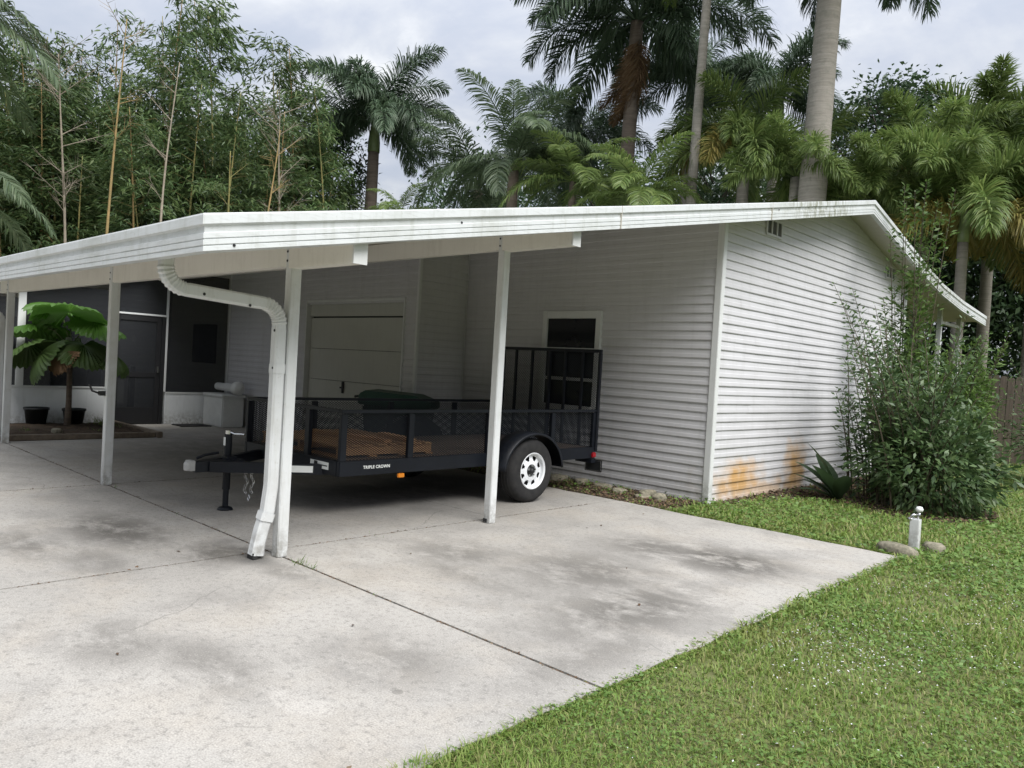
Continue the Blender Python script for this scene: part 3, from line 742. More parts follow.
# downpipe then kick-out
pd = [(DX, 2.965, 1.73), (DX, 2.965, 1.0), (DX, 2.962, .55), (DX-.005, 2.945, .36), (DX-.02, 2.912, .22), (DX-.03, 2.895, .12), (DX-.035, 2.885, .03)]
path = [(DX, 2.11, 2.16)]+p1+straight+p2+pd
scl = [1]+s1+[1, 1, 1]+s2+[1, 1, 1, 1.02, 1.03, 1.02, 1.12]
ds = rect_sweep(path, .088, .092, scl).build('downspout', M['post'], carport)
b = rect_sweep([(DX, 2.965, 1.47), (DX, 2.965, 1.40)], .096, .10, [1, 1]); b.build('pipe_band', M['post'], ds)
b = rect_sweep([(DX-.006, 2.943, .35), (DX-.012, 2.928, .29)], .105, .108, [1, 1]); b.build('pipe_band', M['post'], ds)
b = MB()
for (y, z) in ((2.36, 1.93), (2.70, 1.885), ): b.lathe([(0, .005), (.009, .004), (.011, 0)], (DX+.046, y, z), 'x', 8)
for z in (1.72, 1.44): b.lathe([(0, -.005), (.009, -.004), (.011, 0)], (DX+.02, 2.917, z), 'y', 8)
b.build('screw', M['dark_frame'], ds)
b = MB(); b.box((DX-.075, 2.838, .003), (DX+.01, 2.88, .05)); b.build('pipe_mouth', M['rubber'], ds)
# second downspout by the far front post
q1, k1 = elbow((-13.40, 2.26, 2.10), .15, math.pi, math.pi*1.5-.1, 5); q2, k2 = elbow((-13.40, 2.86, 1.78), .15, math.pi*.5-.1, 0, 5)
rect_sweep([(-13.40, 2.11, 2.16)]+q1+q2+[(-13.40, 3.01, 1.7), (-13.40, 3.01, .05)], .088, .092, [1]+k1+k2+[1, 1]).build('downspout', M['post'], carport)

# ================================================================== TRAILER
TX0, TX1, TY0, TY1 = -7.95, -6.10, 4.12, 8.05
tr = thing('utility_trailer', 'black utility trailer with mesh sides, raised tailgate and white spoked wheel', 'trailer', (-7.0, 6.0, 0))
BM = M['black_metal']
f = MB(); ZF0, ZF1 = .42, .565
f.box((TX1-.05, TY0, ZF0), (TX1, TY1, ZF1)); f.box((TX0, TY0, ZF0), (TX0+.05, TY1, ZF1))
f.box((TX0+.051, TY0, ZF0), (TX1-.051, TY0+.05, ZF1)); f.box((TX0+.051, TY1-.05, ZF0), (TX1-.051, TY1, ZF1))
for y in np.arange(4.7, 7.9, .6): f.box((TX0+.051, y, ZF0), (TX1-.051, y+.05, ZF1-.045))
f.build('frame', BM, tr, bevel=.005)
d = MB(); nb = 12; wv = (TX1-TX0-.12)/nb
for k in range(nb): d.box((TX0+.06+k*wv, TY0+.052, ZF1-.042), (TX0+.06+(k+1)*wv-.006, TY1-.052, ZF1-.004))
d.build('deck', M['deck_wood'], tr)
# tongue: two converging channels, coupler, jack
HX, HY = -7.02, 3.22
tg = MB()
for sx, x0 in ((1, TX1-.10), (-1, TX0+.10)):
    a = Vector((HX+sx*.05, HY+.06, .455)); c = Vector((x0, TY0+.35, .455)); dv = (c-a).normalized(); s = Vector((-dv.y, dv.x, 0))*.032
    V = [];
    for z in (-.05, .05):
        for q in (a-s, a+s, c+s, c-s): V.append((q.x, q.y, q.z+z))
    tg.add(V, [(0, 1, 2, 3), (7, 6, 5, 4), (0, 4, 5, 1), (1, 5, 6, 2), (2, 6, 7, 3), (3, 7, 4, 0)])
tg.box((HX-.055, HY-.08, .405), (HX+.055, HY+.40, .505))
T = tg.build('tongue', BM, tr)
cp = MB(); cp.lathe([(.0, .045), (.035, .042), (.046, .02), (.046, -.035), (.04, -.045), (0, -.045)], (HX, HY-.12, .465), 'z', 20); cp.box((HX-.055, HY-.13, .42), (HX+.055, HY-.081, .515))
CPL = cp.build('coupler', simple('grey_coupler_paint', (.40, .40, .39), .5), tr, bevel=.004)
q = MB(); q.tube([(HX, HY-.05, .53), (HX, HY+.03, .56), (HX, HY+.16, .575)], .014, 6); q.build('latch', BM, CPL)
jx, jy = HX-.10, HY+.30
j = MB(); j.tube([(jx, jy, .20), (jx, jy, .74)], .036, 14); j.tube([(jx, jy, .03), (jx, jy, .30)], .028, 14); j.lathe([(.0, .028), (.06, .026), (.075, .006), (.075, .0), (0, 0)], (jx, jy, 0), 'z', 16); j.box((jx-.02, jy-.05, .38), (jx+.10, jy+.05, .53))
J = j.build('jack', BM, tr)
q = MB(); q.tube([(jx, jy, .74), (jx, jy, .775)], .03, 12); q.tube([(jx, jy, .765), (jx+.07, jy+.03, .745), (jx+.15, jy+.06, .75), (jx+.19, jy+.07, .75)], .011, 8); q.build('crank', M['chrome'], J)
q = MB(); q.box((jx-.02, jy-.0385, .63), (jx+.02, jy-.037, .71)); q.build('sticker', M['sticker'], J)
ch = MB()
for x, y, zt in ((HX+.06, HY+.42, .43), (HX+.07, HY+.48, .43)):
    pts = [(x+.02*math.sin(k*1.1), y+.01*math.cos(k), zt-.022*k) for k in range(13)]
    for k in range(12):
        a, c = Vector(pts[k]), Vector(pts[k+1]); mid = (a+c)/2; n_ = 8
        ring = [mid + Vector((0, 0, .019*math.sin(t)))+(Vector((.010*math.cos(t), 0, 0)) if k % 2 else Vector((0, .010*math.cos(t), 0))) for t in np.linspace(0, 2*math.pi, n_+1)]
        ch.tube(ring, .0035, 5, False)
ch.tube([(HX+.08, HY+.45, .16), (HX+.10, HY+.45, .13), (HX+.08, HY+.45, .10), (HX+.06, HY+.45, .13), (HX+.075, HY+.45, .16)], .008, 6)
ch.build('safety_chain', M['chrome'], T)
# rails and uprights
ZT = 1.055
r = MB()
r.box((TX1-.05, TY0, ZT-.034), (TX1, TY1, ZT)); r.box((TX0, TY0, ZT-.034), (TX0+.05, TY1, ZT)); r.box((TX0+.051, TY0, ZT-.034), (TX1-.051, TY0+.05, ZT))
r.build('top_rail', BM, tr, bevel=.004)
def upright(x0, x1, y0, y1):
    b = MB(); b.box((x0, y0, ZF1+.001), (x1, y1, ZT-.041)); b.build('upright', BM, tr, bevel=.004)
for y in (TY0, 4.93, 6.05, 7.15, TY1-.075):
    upright(TX1-.045, TX1-.003, y+.002, y+.072); upright(TX0+.003, TX0+.045, y+.002, y+.072)
for x in (-7.40, -6.70): upright(x-.04, x+.04, TY0+.003, TY0+.045)
def sheet(a, b_, name='mesh_side'):
    q = MB(); x0, y0, z0 = a; x1, y1, z1 = b_
    q.add([(x0, y0, z0), (x1, y1, z0), (x1, y1, z1), (x0, y0, z1)], [(0, 1, 2, 3)]); q.build(name, M['mesh'], tr)
sheet((TX1-.047, TY0+.05, ZF1), (TX1-.047, TY1-.05, ZT-.04)); sheet((TX0+.047, TY0+.05, ZF1), (TX0+.047, TY1-.05, ZT-.04)); sheet((TX0+.05, TY0+.047, ZF1), (TX1-.05, TY0+.047, ZT-.04))
# tailgate ramp
tgx0, tgx1, ZG = TX0+.03, TX1-.01, 1.80; yt = TY1+.012
g_ = MB()
for x in (tgx0, tgx1-.04, -7.02): g_.box((x, yt, .50), (x+.04, yt+.045, ZG-.001))
g_.box((tgx0, yt, ZG), (tgx1, yt+.045, ZG+.042)); g_.box((tgx0+.041, yt, .50), (tgx1-.041, yt+.045, .545))
for x in (-7.64, -7.33, -6.72, -6.42): g_.box((x-.017, yt+.004, .546), (x+.017, yt+.038, ZG-.001))
TG = g_.build('tailgate', BM, tr, bevel=.003)
q = MB(); q.add([(tgx0, yt+.046, .5), (tgx1, yt+.046, .5), (tgx1, yt+.046, ZG), (tgx0, yt+.046, ZG)], [(0, 1, 2, 3)]); q.build('mesh_panel', M['mesh'], TG)
q = MB(); q.tube([(tgx1+.02, yt-.02, .52), (tgx1+.02, yt-.02, 1.1)], .012, 6); q.build('latch_rod', BM, TG)
# wheels and fenders
def wheel(xc, sgn):
    """sgn +1: outer face looks to +x"""
    yc, zc, Rt = 6.58, .368, .368
    k = sgn
    t = MB()
    t.lathe([(.200, -k*.10), (.225, -k*.112), (.30, -k*.112), (.338, -k*.098), (.355, -k*.078), (Rt, -k*.05), (Rt, k*.05), (.355, k*.078), (.338, k*.098), (.30, k*.112), (.225, k*.112), (.200, k*.10)], (xc, yc, zc), 'x', 56, True)
    Wh = t.build('wheel', M['rubber'], tr, True)
    gr = MB()
    for q in range(3):
        o = (-.045, 0, .045)[q]; gr.lathe([(Rt+.0005, o-.006), (Rt+.004, o-.004), (Rt+.004, o+.004), (Rt+.0005, o+.006)], (xc, yc, zc), 'x', 56)
    gr.build('tread', M['rubber'], Wh)
    rm = MB(); n = 96; V = []; F = []
    rad = [(.202, .085), (.212, .108), (.206, .112), (.190, .098), (.186, .060), (.172, .058), (.134, .066), (.118, .074), (.075, .082), (.070, .060)]
    for (r_, a_) in rad:
        for i in range(n):
            an = 2*math.pi*i/n; V.append((xc+k*a_, yc+r_*math.cos(an), zc+r_*math.sin(an)))
    for a_ in range(len(rad)-1):
        for i in range(n):
            ph = (i % 12)
            if a_ in (5,) and 3 <= ph < 9: continue       # eight slots between the spokes
            if a_ in (6,) and 4 <= ph < 8: continue
            F.append((a_*n+i, a_*n+(i+1) % n, (a_+1)*n+(i+1) % n, (a_+1)*n+i))
    rm.add(V, F); rm.build('rim', M['rim'], Wh, False)
    bk = MB(); bk.lathe([(0, k*.02), (.186, k*.02), (.19, k*.03)], (xc, yc, zc), 'x', 40); bk.build('brake_drum', M['rubber'], Wh)
    hb = MB(); hb.lathe([(0, k*.115), (.024, k*.113), (.034, k*.10), (.036, k*.06), (.070, k*.058)], (xc, yc, zc), 'x', 24); hb.build('hub', M['black_plastic'], Wh, True)
    nt_ = MB()
    for i in range(5):
        an = 2*math.pi*i/5+.3; nt_.lathe([(0, k*.100), (.009, k*.099), (.011, k*.08)], (xc, yc+.055*math.cos(an), zc+.055*math.sin(an)), 'x', 6)
    nt_.build('lug_nut', M['chrome'], Wh)
    fd = MB(); V = []; ang = np.linspace(math.radians(4), math.radians(176), 25); xin, xout = xc-k*.125, xc+k*.135
    for an in ang:
        for r_, x in ((.452, xin), (.452, xout), (.425, xout+k*.004), (.425, xout-k*.006), (.444, xout-k*.008), (.444, xin)):
            V.append((x, yc-r_*1.12*math.cos(an), zc-.01+r_*math.sin(an)))
    m_ = 6
    fd.add(V, [(i*m_+j, i*m_+(j+1) % m_, (i+1)*m_+(j+1) % m_, (i+1)*m_+j) for i in range(24) for j in range(m_)]+[tuple(range(m_)), tuple(24*m_+j for j in range(m_))])
    fd.build('fender', BM, tr, True)
wheel(-5.965, 1); wheel(-8.085, -1)
ax = MB(); ax.tube([(-8.0, 6.58, .368), (-6.05, 6.58, .368)], .032, 10); ax.box((TX1-.04, 6.1, .33), (TX1-.0, 7.2, .355)); ax.box((TX0, 6.1, .33), (TX0+.04, 7.2, .355))
for x in (TX1-.03, TX0+.01): ax.box((x, 6.1, .35), (x+.02, 6.16, .42)); ax.box((x, 7.14, .35), (x+.02, 7.2, .42))
ax.build('axle', BM, tr)
# lights, plate, stickers, lettering
b = MB(); b.box((TX1+.001, 7.96, .43), (TX1+.03, 8.045, .50)); L_ = b.build('tail_lamp', M['red_lens'], tr, bevel=.012)
b = MB(); b.box((TX1-.25, 7.95, .36), (TX1+.02, 8.045, .418)); b.build('light_bracket', BM, tr, bevel=.004)
b = MB(); b.box((TX1-.16, 8.05, .245), (TX1+.12, 8.058, .40)); PLT = b.build('number_plate', M['black_plastic'], tr, bevel=.004)
b = MB()
for x0, x1, z0, z1 in ((-.15, -.135, .255, .39), (-.135, .11, .255, .263), (-.135, .11, .382, .39), (.10, .112, .263, .382)): b.box((TX1+x0, 8.042, z0), (TX1+x1, 8.049, z1))
b.build('plate_rim', M['chrome'], PLT)
b = MB(); b.box((TX1+.001, 4.80, .375), (TX1+.03, 4.88, .418)); b.build('marker_lamp', M['amber_lens'], tr, bevel=.006)
b = MB(); b.box((TX1-.50, TY0-.003, .465), (TX1-.18, TY0-.001, .535)); S_ = b.build('sticker', M['sticker'], tr)
b = MB(); b.box((TX1-.43, TY0-.005, .47), (TX1-.37, TY0-.0035, .53)); b.build('sticker_print', M['dark_frame'], S_)
b = MB(); b.box((TX1-.34, TY0-.005, .495), (TX1-.20, TY0-.0035, .505)); b.build('sticker_print', M['dark_frame'], S_)
a = Vector((HX+.05, HY+.06, .455)); c = Vector((TX1-.10, TY0+.35, .455)); dv = (c-a).normalized(); s = Vector((dv.y, -dv.x, 0))*.0345
p0, p1_ = a.lerp(c, .42)+s, a.lerp(c, .66)+s
b = MB(); V = [(p.x, p.y, .455+z) for z in (-.032, .032) for p in (p0, p1_)]; V += [(q[0]+s.x*.04, q[1]+s.y*.04, q[2]) for q in V]
b.add(V, [(0, 1, 3, 2), (4, 6, 7, 5), (0, 4, 5, 1), (1, 5, 7, 3), (3, 7, 6, 2), (2, 6, 4, 0)]); b.build('sticker', M['sticker'], tr)
def lettering(text, size, mat, name, mw, parent):
    cu = bpy.data.curves.new(name, 'FONT'); cu.body = text; cu.size = size; cu.align_x = 'CENTER'; cu.extrude = .001; cu.space_character = 1.08; cu.offset = .0012
    o = bpy.data.objects.new(name, cu); COL.objects.link(o)
    bpy.context.view_layer.update()
    me = bpy.data.meshes.new_from_object(o.evaluated_get(bpy.context.evaluated_depsgraph_get()))
    bpy.data.objects.remove(o); bpy.data.curves.remove(cu)
    me.transform(mw); me.transform(Matrix.Translation(-parent.location)); me.materials.append(mat)
    return link(name, me, parent)
lettering('TRIPLE CROWN', .042, M['sticker'], 'lettering', Matrix.Translation((TX1+.0025, 4.55, .485)) @ Matrix.Rotation(R_(90), 4, 'Z') @ Matrix.Rotation(R_(90), 4, 'X'), tr)

# wooden pallet riding on the trailer
pal = thing('wooden_pallet', 'orange wooden pallet lying on the trailer floor', 'pallet', (-7.05, 4.85, .561))
zb = .562
px0, px1, py0, py1 = -7.82, -6.32, 4.25, 5.45
def pbd(a, b_, nm): q = MB(); q.box(a, b_); q.build(nm, M['pallet_wood'], pal, bevel=.003)
for x in (px0+.02, px0+.73, px1-.06):
    pbd((x, py0+.01, zb+.020), (x+.045, py1-.01, zb+.105), 'stringer')
for k in range(8):
    y = py0+k*.155; pbd((px0, y, zb+.106), (px1, y+.098+.02*(k % 3 == 0), zb+.126), 'deck_board')
for k in range(4):
    y = py0+k*.37; pbd((px0, y, zb), (px1, y+.095, zb+.019), 'bottom_board')
pal2 = thing('lumber_offcut', 'short orange timber board lying across the wooden pallet', 'board', (-6.9, 5.0, zb+.127))
q = MB(); q.box((-7.55, 4.75, zb+.127), (-6.40, 4.86, zb+.165), Matrix.Rotation(.18, 3, 'Z')); q.build('plank', M['pallet_wood'], pal2)
q = MB(); q.box((-7.0, 5.17, zb+.127), (-6.36, 5.28, zb+.17), Matrix.Rotation(-.12, 3, 'Z')); q.build('plank', M['pallet_wood'], pal2)

# green wheeled bin behind the trailer
bn = thing('wheeled_bin', 'dark green wheeled rubbish bin in front of the garage door', 'bin', (0, 0, 0))
b = MB(); hw0, hw1 = .30, .37
V = [(-.36, -hw0, .06), (.36, -hw0, .06), (.36, hw0, .06), (-.36, hw0, .06), (-.44, -hw1, .895), (.50, -hw1, .855), (.50, hw1, .855), (-.44, hw1, .895)]
b.add(V, [(0, 3, 2, 1), (0, 1, 5, 4), (1, 2, 6, 5), (2, 3, 7, 6), (3, 0, 4, 7), (4, 5, 6, 7)]); b.build('bin_body', M['green_dark'], bn, bevel=.02)
b = MB()
b.add([(-.50, -.40, .90), (.56, -.40, .86), (.56, .40, .86), (-.50, .40, .90), (-.49, -.39, 1.05), (-.40, -.39, 1.10), (.30, -.39, 1.06), (.555, -.39, .97), (-.49, .39, 1.05), (-.40, .39, 1.10), (.30, .39, 1.06), (.555, .39, .97)],
      [(0, 3, 2, 1), (0, 1, 7, 6, 5, 4), (3, 8, 9, 10, 11, 2), (0, 4, 8, 3), (4, 5, 9, 8), (5, 6, 10, 9), (6, 7, 11, 10), (7, 1, 2, 11)])
b.build('lid', M['green_plastic'], bn, bevel=.015)
b = MB(); b.tube([(-.56, -.30, 1.0), (-.56, .30, 1.0)], .018, 8); b.build('handle', M['black_plastic'], bn)
for y in (-.33, .33):
    b = MB(); b.lathe([(0, -.03), (.11, -.03), (.13, -.02), (.13, .02), (.11, .03), (0, .03)], (-.36, y, .13), 'y', 24); b.build('wheel', M['rubber'], bn, True)
bn.location = (-8.95, 7.0, 0); bn.rotation_euler = (0, 0, R_(40))

# white storage box against the porch corner with a rounded tub on it
sb = thing('storage_box', 'white plastic storage box against the siding beside the knee wall', 'storage box', (-15.1, 7.3, 0))
b = MB(); b.box((-15.58, 7.12, .001), (-14.72, 7.58, .60)); b.build('box_body', M['white_plastic'], sb, bevel=.02)
b = MB(); b.box((-15.6, 7.10, .602), (-14.70, 7.60, .66)); b.build('lid', M['white_plastic'], sb, bevel=.015)
tb = thing('rolled_cushion', 'white rolled cushion lying on the white storage box', 'cushion', (-14.9, 7.35, .661))
b = MB(); b.lathe([(0, -.80), (.05, -.79), (.075, -.75), (.08, -.3), (.08, -.02), (.13, .06), (.14, .16), (.10, .22), (0, .24)], (-14.70, 7.35, .802), 'x', 20); tb2 = b.build('cushion_body', M['white_plastic'], tb, True)
mt = MB(); mt.box((-15.5, 6.45, .001), (-15.0, 7.05, .018)); o = mt.build('doormat', M['doormat'], bevel=.004, loc=(-15.25, 6.75, .001)); tag(o, 'dark doormat lying beside the porch knee wall', 'doormat')

# ================================================================== FLOWER BED with fan palm and pots
bx0, bx1, by0, by1 = -15.62, -13.45, 2.7, 5.28
b = MB()
nx, ny = 24, 24
hh = rng.normal(size=(nx+1, ny+1))*.012
V = [(bx0+(bx1-bx0)*i/nx, by0+(by1-by0)*k/ny, .055+hh[i, k]+(.02 if 3 < i < 20 else 0)) for i in range(nx+1) for k in range(ny+1)]
b.add(V, [(i*(ny+1)+k, (i+1)*(ny+1)+k, (i+1)*(ny+1)+k+1, i*(ny+1)+k+1) for i in range(nx) for k in range(ny)])
struct(b.build('flower_bed_soil', M['soil']))
def timber(a, b_, rot=0):
    q = MB(); q.box(a, b_, Matrix.Rotation(rot, 3, 'Z')); return q.build('landscape_timber', M['timber'], bevel=.012, loc=((a[0]+b_[0])/2, (a[1]+b_[1])/2, a[2]))
tag(timber((bx1, by0, .001), (bx1+.10, by1+.02, .09)), 'grey landscape timber along the driveway side of the flower bed', 'timber edging')
tag(timber((bx0+.1, by1+.022, .001), (bx1+.16, by1+.12, .10)), 'grey landscape timber between the flower bed and the screen door', 'timber edging')
def pot(x, y, r_, h_, lab):
    P = thing('plant_pot', lab, 'plant pot', (x, y, .06))
    q = MB(); q.lathe([(0, .0), (r_*.78, 0), (r_*.98, h_-.04), (r_*1.06, h_-.04), (r_*1.06, h_), (r_*.97, h_), (r_*.93, h_-.05), (0, h_-.06)], (x, y, .06), 'z', 28); q.build('pot_body', M['black_plastic'], P, True)
    q = MB(); q.lathe([(0, h_-.045), (r_*.9, h_-.05)], (x, y, .06), 'z', 20); q.build('potting_soil', M['soil'], P)
pot(-15.33, 4.02, .19, .30, 'black plant pot against the knee wall, farther from the screen door')
pot(-15.33, 4.62, .185, .28, 'black plant pot behind the fan palm stem, nearer the screen door')
st = MB()
def rock(x, y, z, rx, ry, rz, seed, name, lab, cat='rock', group=None):
    r = np.random.default_rng(seed)
    bm = bmesh.new(); bmesh.ops.create_icosphere(bm, subdivisions=3, radius=1)
    k = r.normal(size=(5, 3)); ph = r.uniform(0, 6, 5)
    for v in bm.verts:
        d = sum(math.sin(float(np.dot(k[i]*(1.6+i*.9), v.co))+ph[i])/(1+i*.35) for i in range(5))*.10
        c = v.co*(1+d); c = Vector([math.copysign(abs(t)**.58, t) for t in c]); v.co = (c.x*rx, c.y*ry, c.z*rz)
    me = bpy.data.meshes.new(name); bm.to_mesh(me); bm.free(); me.materials.append(M['stone'])
    for p in me.polygons: p.use_smooth = True
    o = link(name, me, None, (x, y, z)); o.rotation_euler = (0, 0, r.uniform(0, 3)); tag(o, lab, cat, group); return o
rock(-13.9, 3.95, .07, .09, .07, .06, 3, 'rock', 'small pale stone lying in the flower bed below the fan palm')

# fan palm with big pleated round leaves
fp = thing('fan_palm', 'small fan palm with large round pleated leaves in the flower bed', 'fan palm', (-15.0, 4.42, .06))
q = MB(); q.tube([(-15.0, 4.42, .0), (-15.0, 4.43, .5), (-14.99, 4.42, 1.0), (-14.99, 4.42, 1.5)], [.065, .048, .045, .06], 10); q.build('trunk', M['brown_trunk'], fp, True)
q = MB(); q.tube([(-14.96, 4.38, 1.28), (-14.95, 4.37, 1.62)], [.075, .05], 8); q.tube([(-14.97, 4.50, 1.28), (-14.95, 4.52, 1.62)], [.075, .05], 8); q.build('leaf_sheath', simple('grey_leaf_sheath', (.30, .30, .26), .8, 0, .6, 30), fp, True)
def fan_leaf(center, az, tilt, r_, mat, nm, droop=.25, span=300, seed=0, roll=0):
    """pleated disc: ribs alternate up and down, tips notched, edge drooping"""
    r = np.random.default_rng(seed)
    b = MB(); n = 56; K = 6; V = [(0, 0, 0)]
    for i in range(n+1):
        a = R_(-span/2+span*i/n)
        for k in range(1, K+1):
            t = k/K; rr = r_*t*(1-.05*(i % 2) if k == K else 1)*(1+.05*math.sin(i*.7+seed))*(.86+.14*math.cos(a*.5))
            z = (.034 if i % 2 else -.034)*min(1, t*1.6)*r_ - droop*r_*t**2.2*(1+.25*math.sin(a*2+seed)) + (r.normal()*.012 if k == K else 0)
            V.append((rr*math.cos(a), rr*math.sin(a), z))
    F = []
    for i in range(n):
        o0, o1 = 1+i*K, 1+(i+1)*K
        F.append((0, o0, o1))
        for k in range(K-1): F.append((o0+k, o0+k+1, o1+k+1, o1+k))
    MX = Matrix.Translation(center) @ Matrix.Rotation(az, 4, 'Z') @ Matrix.Rotation(tilt, 4, 'Y') @ Matrix.Rotation(roll, 4, 'X')
    b.add([tuple(MX @ Vector(v)) for v in V], F); o = b.build(nm, mat, fp)
    pq = MB(); c = Vector(center); a0 = Vector((-14.99, 4.42, 1.45)); mid = (a0+c)/2+Vector((0, 0, .10)); pq.tube([a0, mid, c], [.013, .011, .008], 6); pq.build('leaf_stalk', M['green_shaft'], o)
    return o
rgt = Vector((math.cos(YAW), -math.sin(YAW), 0)); tow = Vector((math.sin(-YAW)*1, -math.cos(YAW), 0))
fc = Vector((-14.99, 4.42, 0))
def fl(dx, dt, z, azdeg, tilt, r_, mat, droop, seed, nm='leaf', span=310):
    c = fc + rgt*dx + tow*dt + Vector((0, 0, z)); fan_leaf(tuple(c), R_(azdeg), R_(tilt), r_, mat, nm, droop, span, seed)
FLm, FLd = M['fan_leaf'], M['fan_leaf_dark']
fl(.10, .25, 2.06, -20, -28, .62, FLm, .30, 1)
fl(-.22, .10, 2.16, 170, -18, .52, FLm, .25, 2)
fl(.48, .12, 1.90, 30, 14, .52, FLm, .32, 3)
fl(-.46, .25, 1.80, 190, 10, .55, FLm, .30, 4)
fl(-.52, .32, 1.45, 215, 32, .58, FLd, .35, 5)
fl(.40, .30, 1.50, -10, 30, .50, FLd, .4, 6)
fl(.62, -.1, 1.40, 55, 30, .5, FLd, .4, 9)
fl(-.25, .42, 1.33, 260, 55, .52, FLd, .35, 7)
fl(.12, .48, 1.36, 285, 58, .38, M['dead_frond'], .3, 8, 'dead_leaf', 210)

# ================================================================== white garden post, edging rocks
gp = thing('garden_tap_post', 'short white square post with a brass tap at the driveway corner', 'garden post', (-2.23, 8.09, -.02))
q = MB(); q.box((-2.27, 8.05, -.05), (-2.185, 8.135, .31)); q.build('post_body', M['trim'], gp, bevel=.006)
q = MB(); q.box((-2.29, 8.04, .296), (-2.25, 8.15, .314)); q.tube([(-2.20, 8.09, .30), (-2.20, 8.09, .385)], .015, 8); q.tube([(-2.20, 8.09, .35), (-2.24, 8.05, .35), (-2.26, 8.03, .32)], .012, 8); q.build('tap', M['chrome'], gp, True)
q = MB(); q.lathe([(0, .035), (.024, .030), (.036, .008), (.030, -.014), (0, -.02)], (-2.20, 8.09, .398), 'z', 14); q.build('tap_handle', M['white_plastic'], gp, True)
rock(-2.30, 7.84, -.0, .19, .10, .085, 11, 'rock', 'flat pale rock on the driveway corner in front of the white post')
rock(-2.12, 8.34, -.01, .13, .10, .08, 12, 'rock', 'brownish rock in the grass behind the white post')
names = ['nearest the corner trim', 'second from the corner trim', 'third from the corner trim', 'fourth from the corner trim', 'fifth from the corner trim', 'under the trailer tail lamp', 'just behind the trailer wheel']
for k, x in enumerate((-5.22, -5.52, -5.86, -6.22, -6.58, -6.92, -7.3)):
    rock(x, 8.38+.08*math.sin(k*2.3)-.12*(k == 0), -.005, .12+.045*math.sin(k*3), .075, .06+.02*math.cos(k*5), 20+k, 'edging_rock', f'pale limestone edging rock at the wall foot, {names[k]}', 'rock', 'edging rocks along the sided wall')
rock(-5.42, 8.22, -.01, .12, .08, .04, 41, 'edging_rock', 'low flat limestone rock lying in front of the edging rocks', 'rock', 'edging rocks along the sided wall')
b = MB(); b.add([(XI+.05, SY1+.015, -.012), (-4.9, SY1+.015, -.012), (-4.83, YW-.03, -.008), (XI+.05, YW-.02, -.008)], [(0, 1, 2, 3)]); struct(b.build('soil_strip', M['soil']))
b = MB()
pts = [(-4.79, 8.8), (-4.62, 8.85), (-4.5, 9.6), (-4.3, 10.3), (-3.8, 10.5), (-3.3, 10.15), (-2.5, 10.2), (-2.1, 10.8), (-2.2, 11.6), (-3.0, 13.0), (-4.79, 15.6)]
b.add([(x, y, -.012) for x, y in pts], [tuple(range(len(pts)))]); struct(b.build('mulch_bed', M['soil']))

# ================================================================== VEGETATION
def frond_mesh(name, ma, L, elev, curl, ll, n, plum=0, droop=.5, fold=.5, seed=0, wid=.045, stalk=.16, side_curl=0.):
    """one feather palm leaf arching out along +x from the origin"""
    r = np.random.default_rng(seed)
    K = 26; t = np.linspace(0, 1, K); a = elev - curl*t**1.25
    ds_ = L/(K-1)
    x = np.concatenate([[0], np.cumsum(np.cos(a[:-1])*ds_)]); z = np.concatenate([[0], np.cumsum(np.sin(a[:-1])*ds_)])
    y = side_curl*L*t**2
    P = np.stack([x, y, z], 1)
    parts = []
    # rachis: triangular section
    rad = np.interp(t, [0, .1, 1], [.055, .032, .006])*(L/3.0)**.5
    T = unit(np.gradient(P, axis=0)); S = unit(np.cross(T, np.array([0, 0, 1.])+np.zeros_like(T))); U = np.cross(S, T)
    V = np.stack([P+S*rad[:, None], P-S*rad[:, None], P+U*rad[:, None]*1.1], 1).reshape(-1, 3)
    F = np.array([(i*3+k, i*3+(k+1) % 3, (i+1)*3+(k+1) % 3, (i+1)*3+k) for i in range(K-1) for k in range(3)])
    parts.append((V, [F]))
    rows = 2 + 2*plum
    tt = np.tile(np.linspace(stalk, .995, n), rows)+r.normal(size=n*rows)*.004
    tt = np.clip(tt, stalk, .998)
    sgn = np.repeat([1, -1]*(rows//2), n)
    el = np.repeat(([.12, .12] if not plum else [-.45, -.45])+([.75, .75]*plum if plum < 2 else [.35, .35, 1.0, 1.0]), n)
    el = el + r.normal(size=el.shape)*(.12 if not plum else .35)
    C = np.stack([np.interp(tt, t, P[:, k]) for k in range(3)], 1)
    Tn = unit(np.stack([np.interp(tt, t, T[:, k]) for k in range(3)], 1)); Sn = unit(np.stack([np.interp(tt, t, S[:, k]) for k in range(3)], 1)); Un = np.cross(Sn, Tn)
    fwd = .45+.65*tt
    D = unit(Sn*sgn[:, None]*np.cos(el)[:, None] + Un*np.sin(el)[:, None] + Tn*fwd[:, None])
    ln = ll*np.clip(np.sin(np.pi*np.clip(.16+tt*.80, 0, 1))**.55, .25, 1)*(.88+.24*r.random(len(tt)))
    g = np.array([0, 0, -1.])
    D2 = unit(D + g*fold*(.7+.6*r.random(len(tt)))[:, None]); D3 = unit(D2 + g*droop*(.8+.8*r.random(len(tt)))[:, None])
    W = unit(np.cross(D, Un+r.normal(size=D.shape)*.35))*wid
    p1 = C+D*ln[:, None]*.34; p2 = p1+D2*ln[:, None]*.36; p3 = p2+D3*ln[:, None]*.30
    V = np.stack([C+W*.35, C-W*.35, p1+W, p1-W, p2+W*.8, p2-W*.8, p3], 1).reshape(-1, 3)
    o = np.arange(len(tt))[:, None]*7
    parts.append((V, [np.concatenate([o+np.array([[0, 1, 3, 2]]), o+np.array([[2, 3, 5, 4]])]), o+np.array([[4, 5, 6]])]))
    V, F = merge(parts)
    return np_mesh(name, V, F, ma)

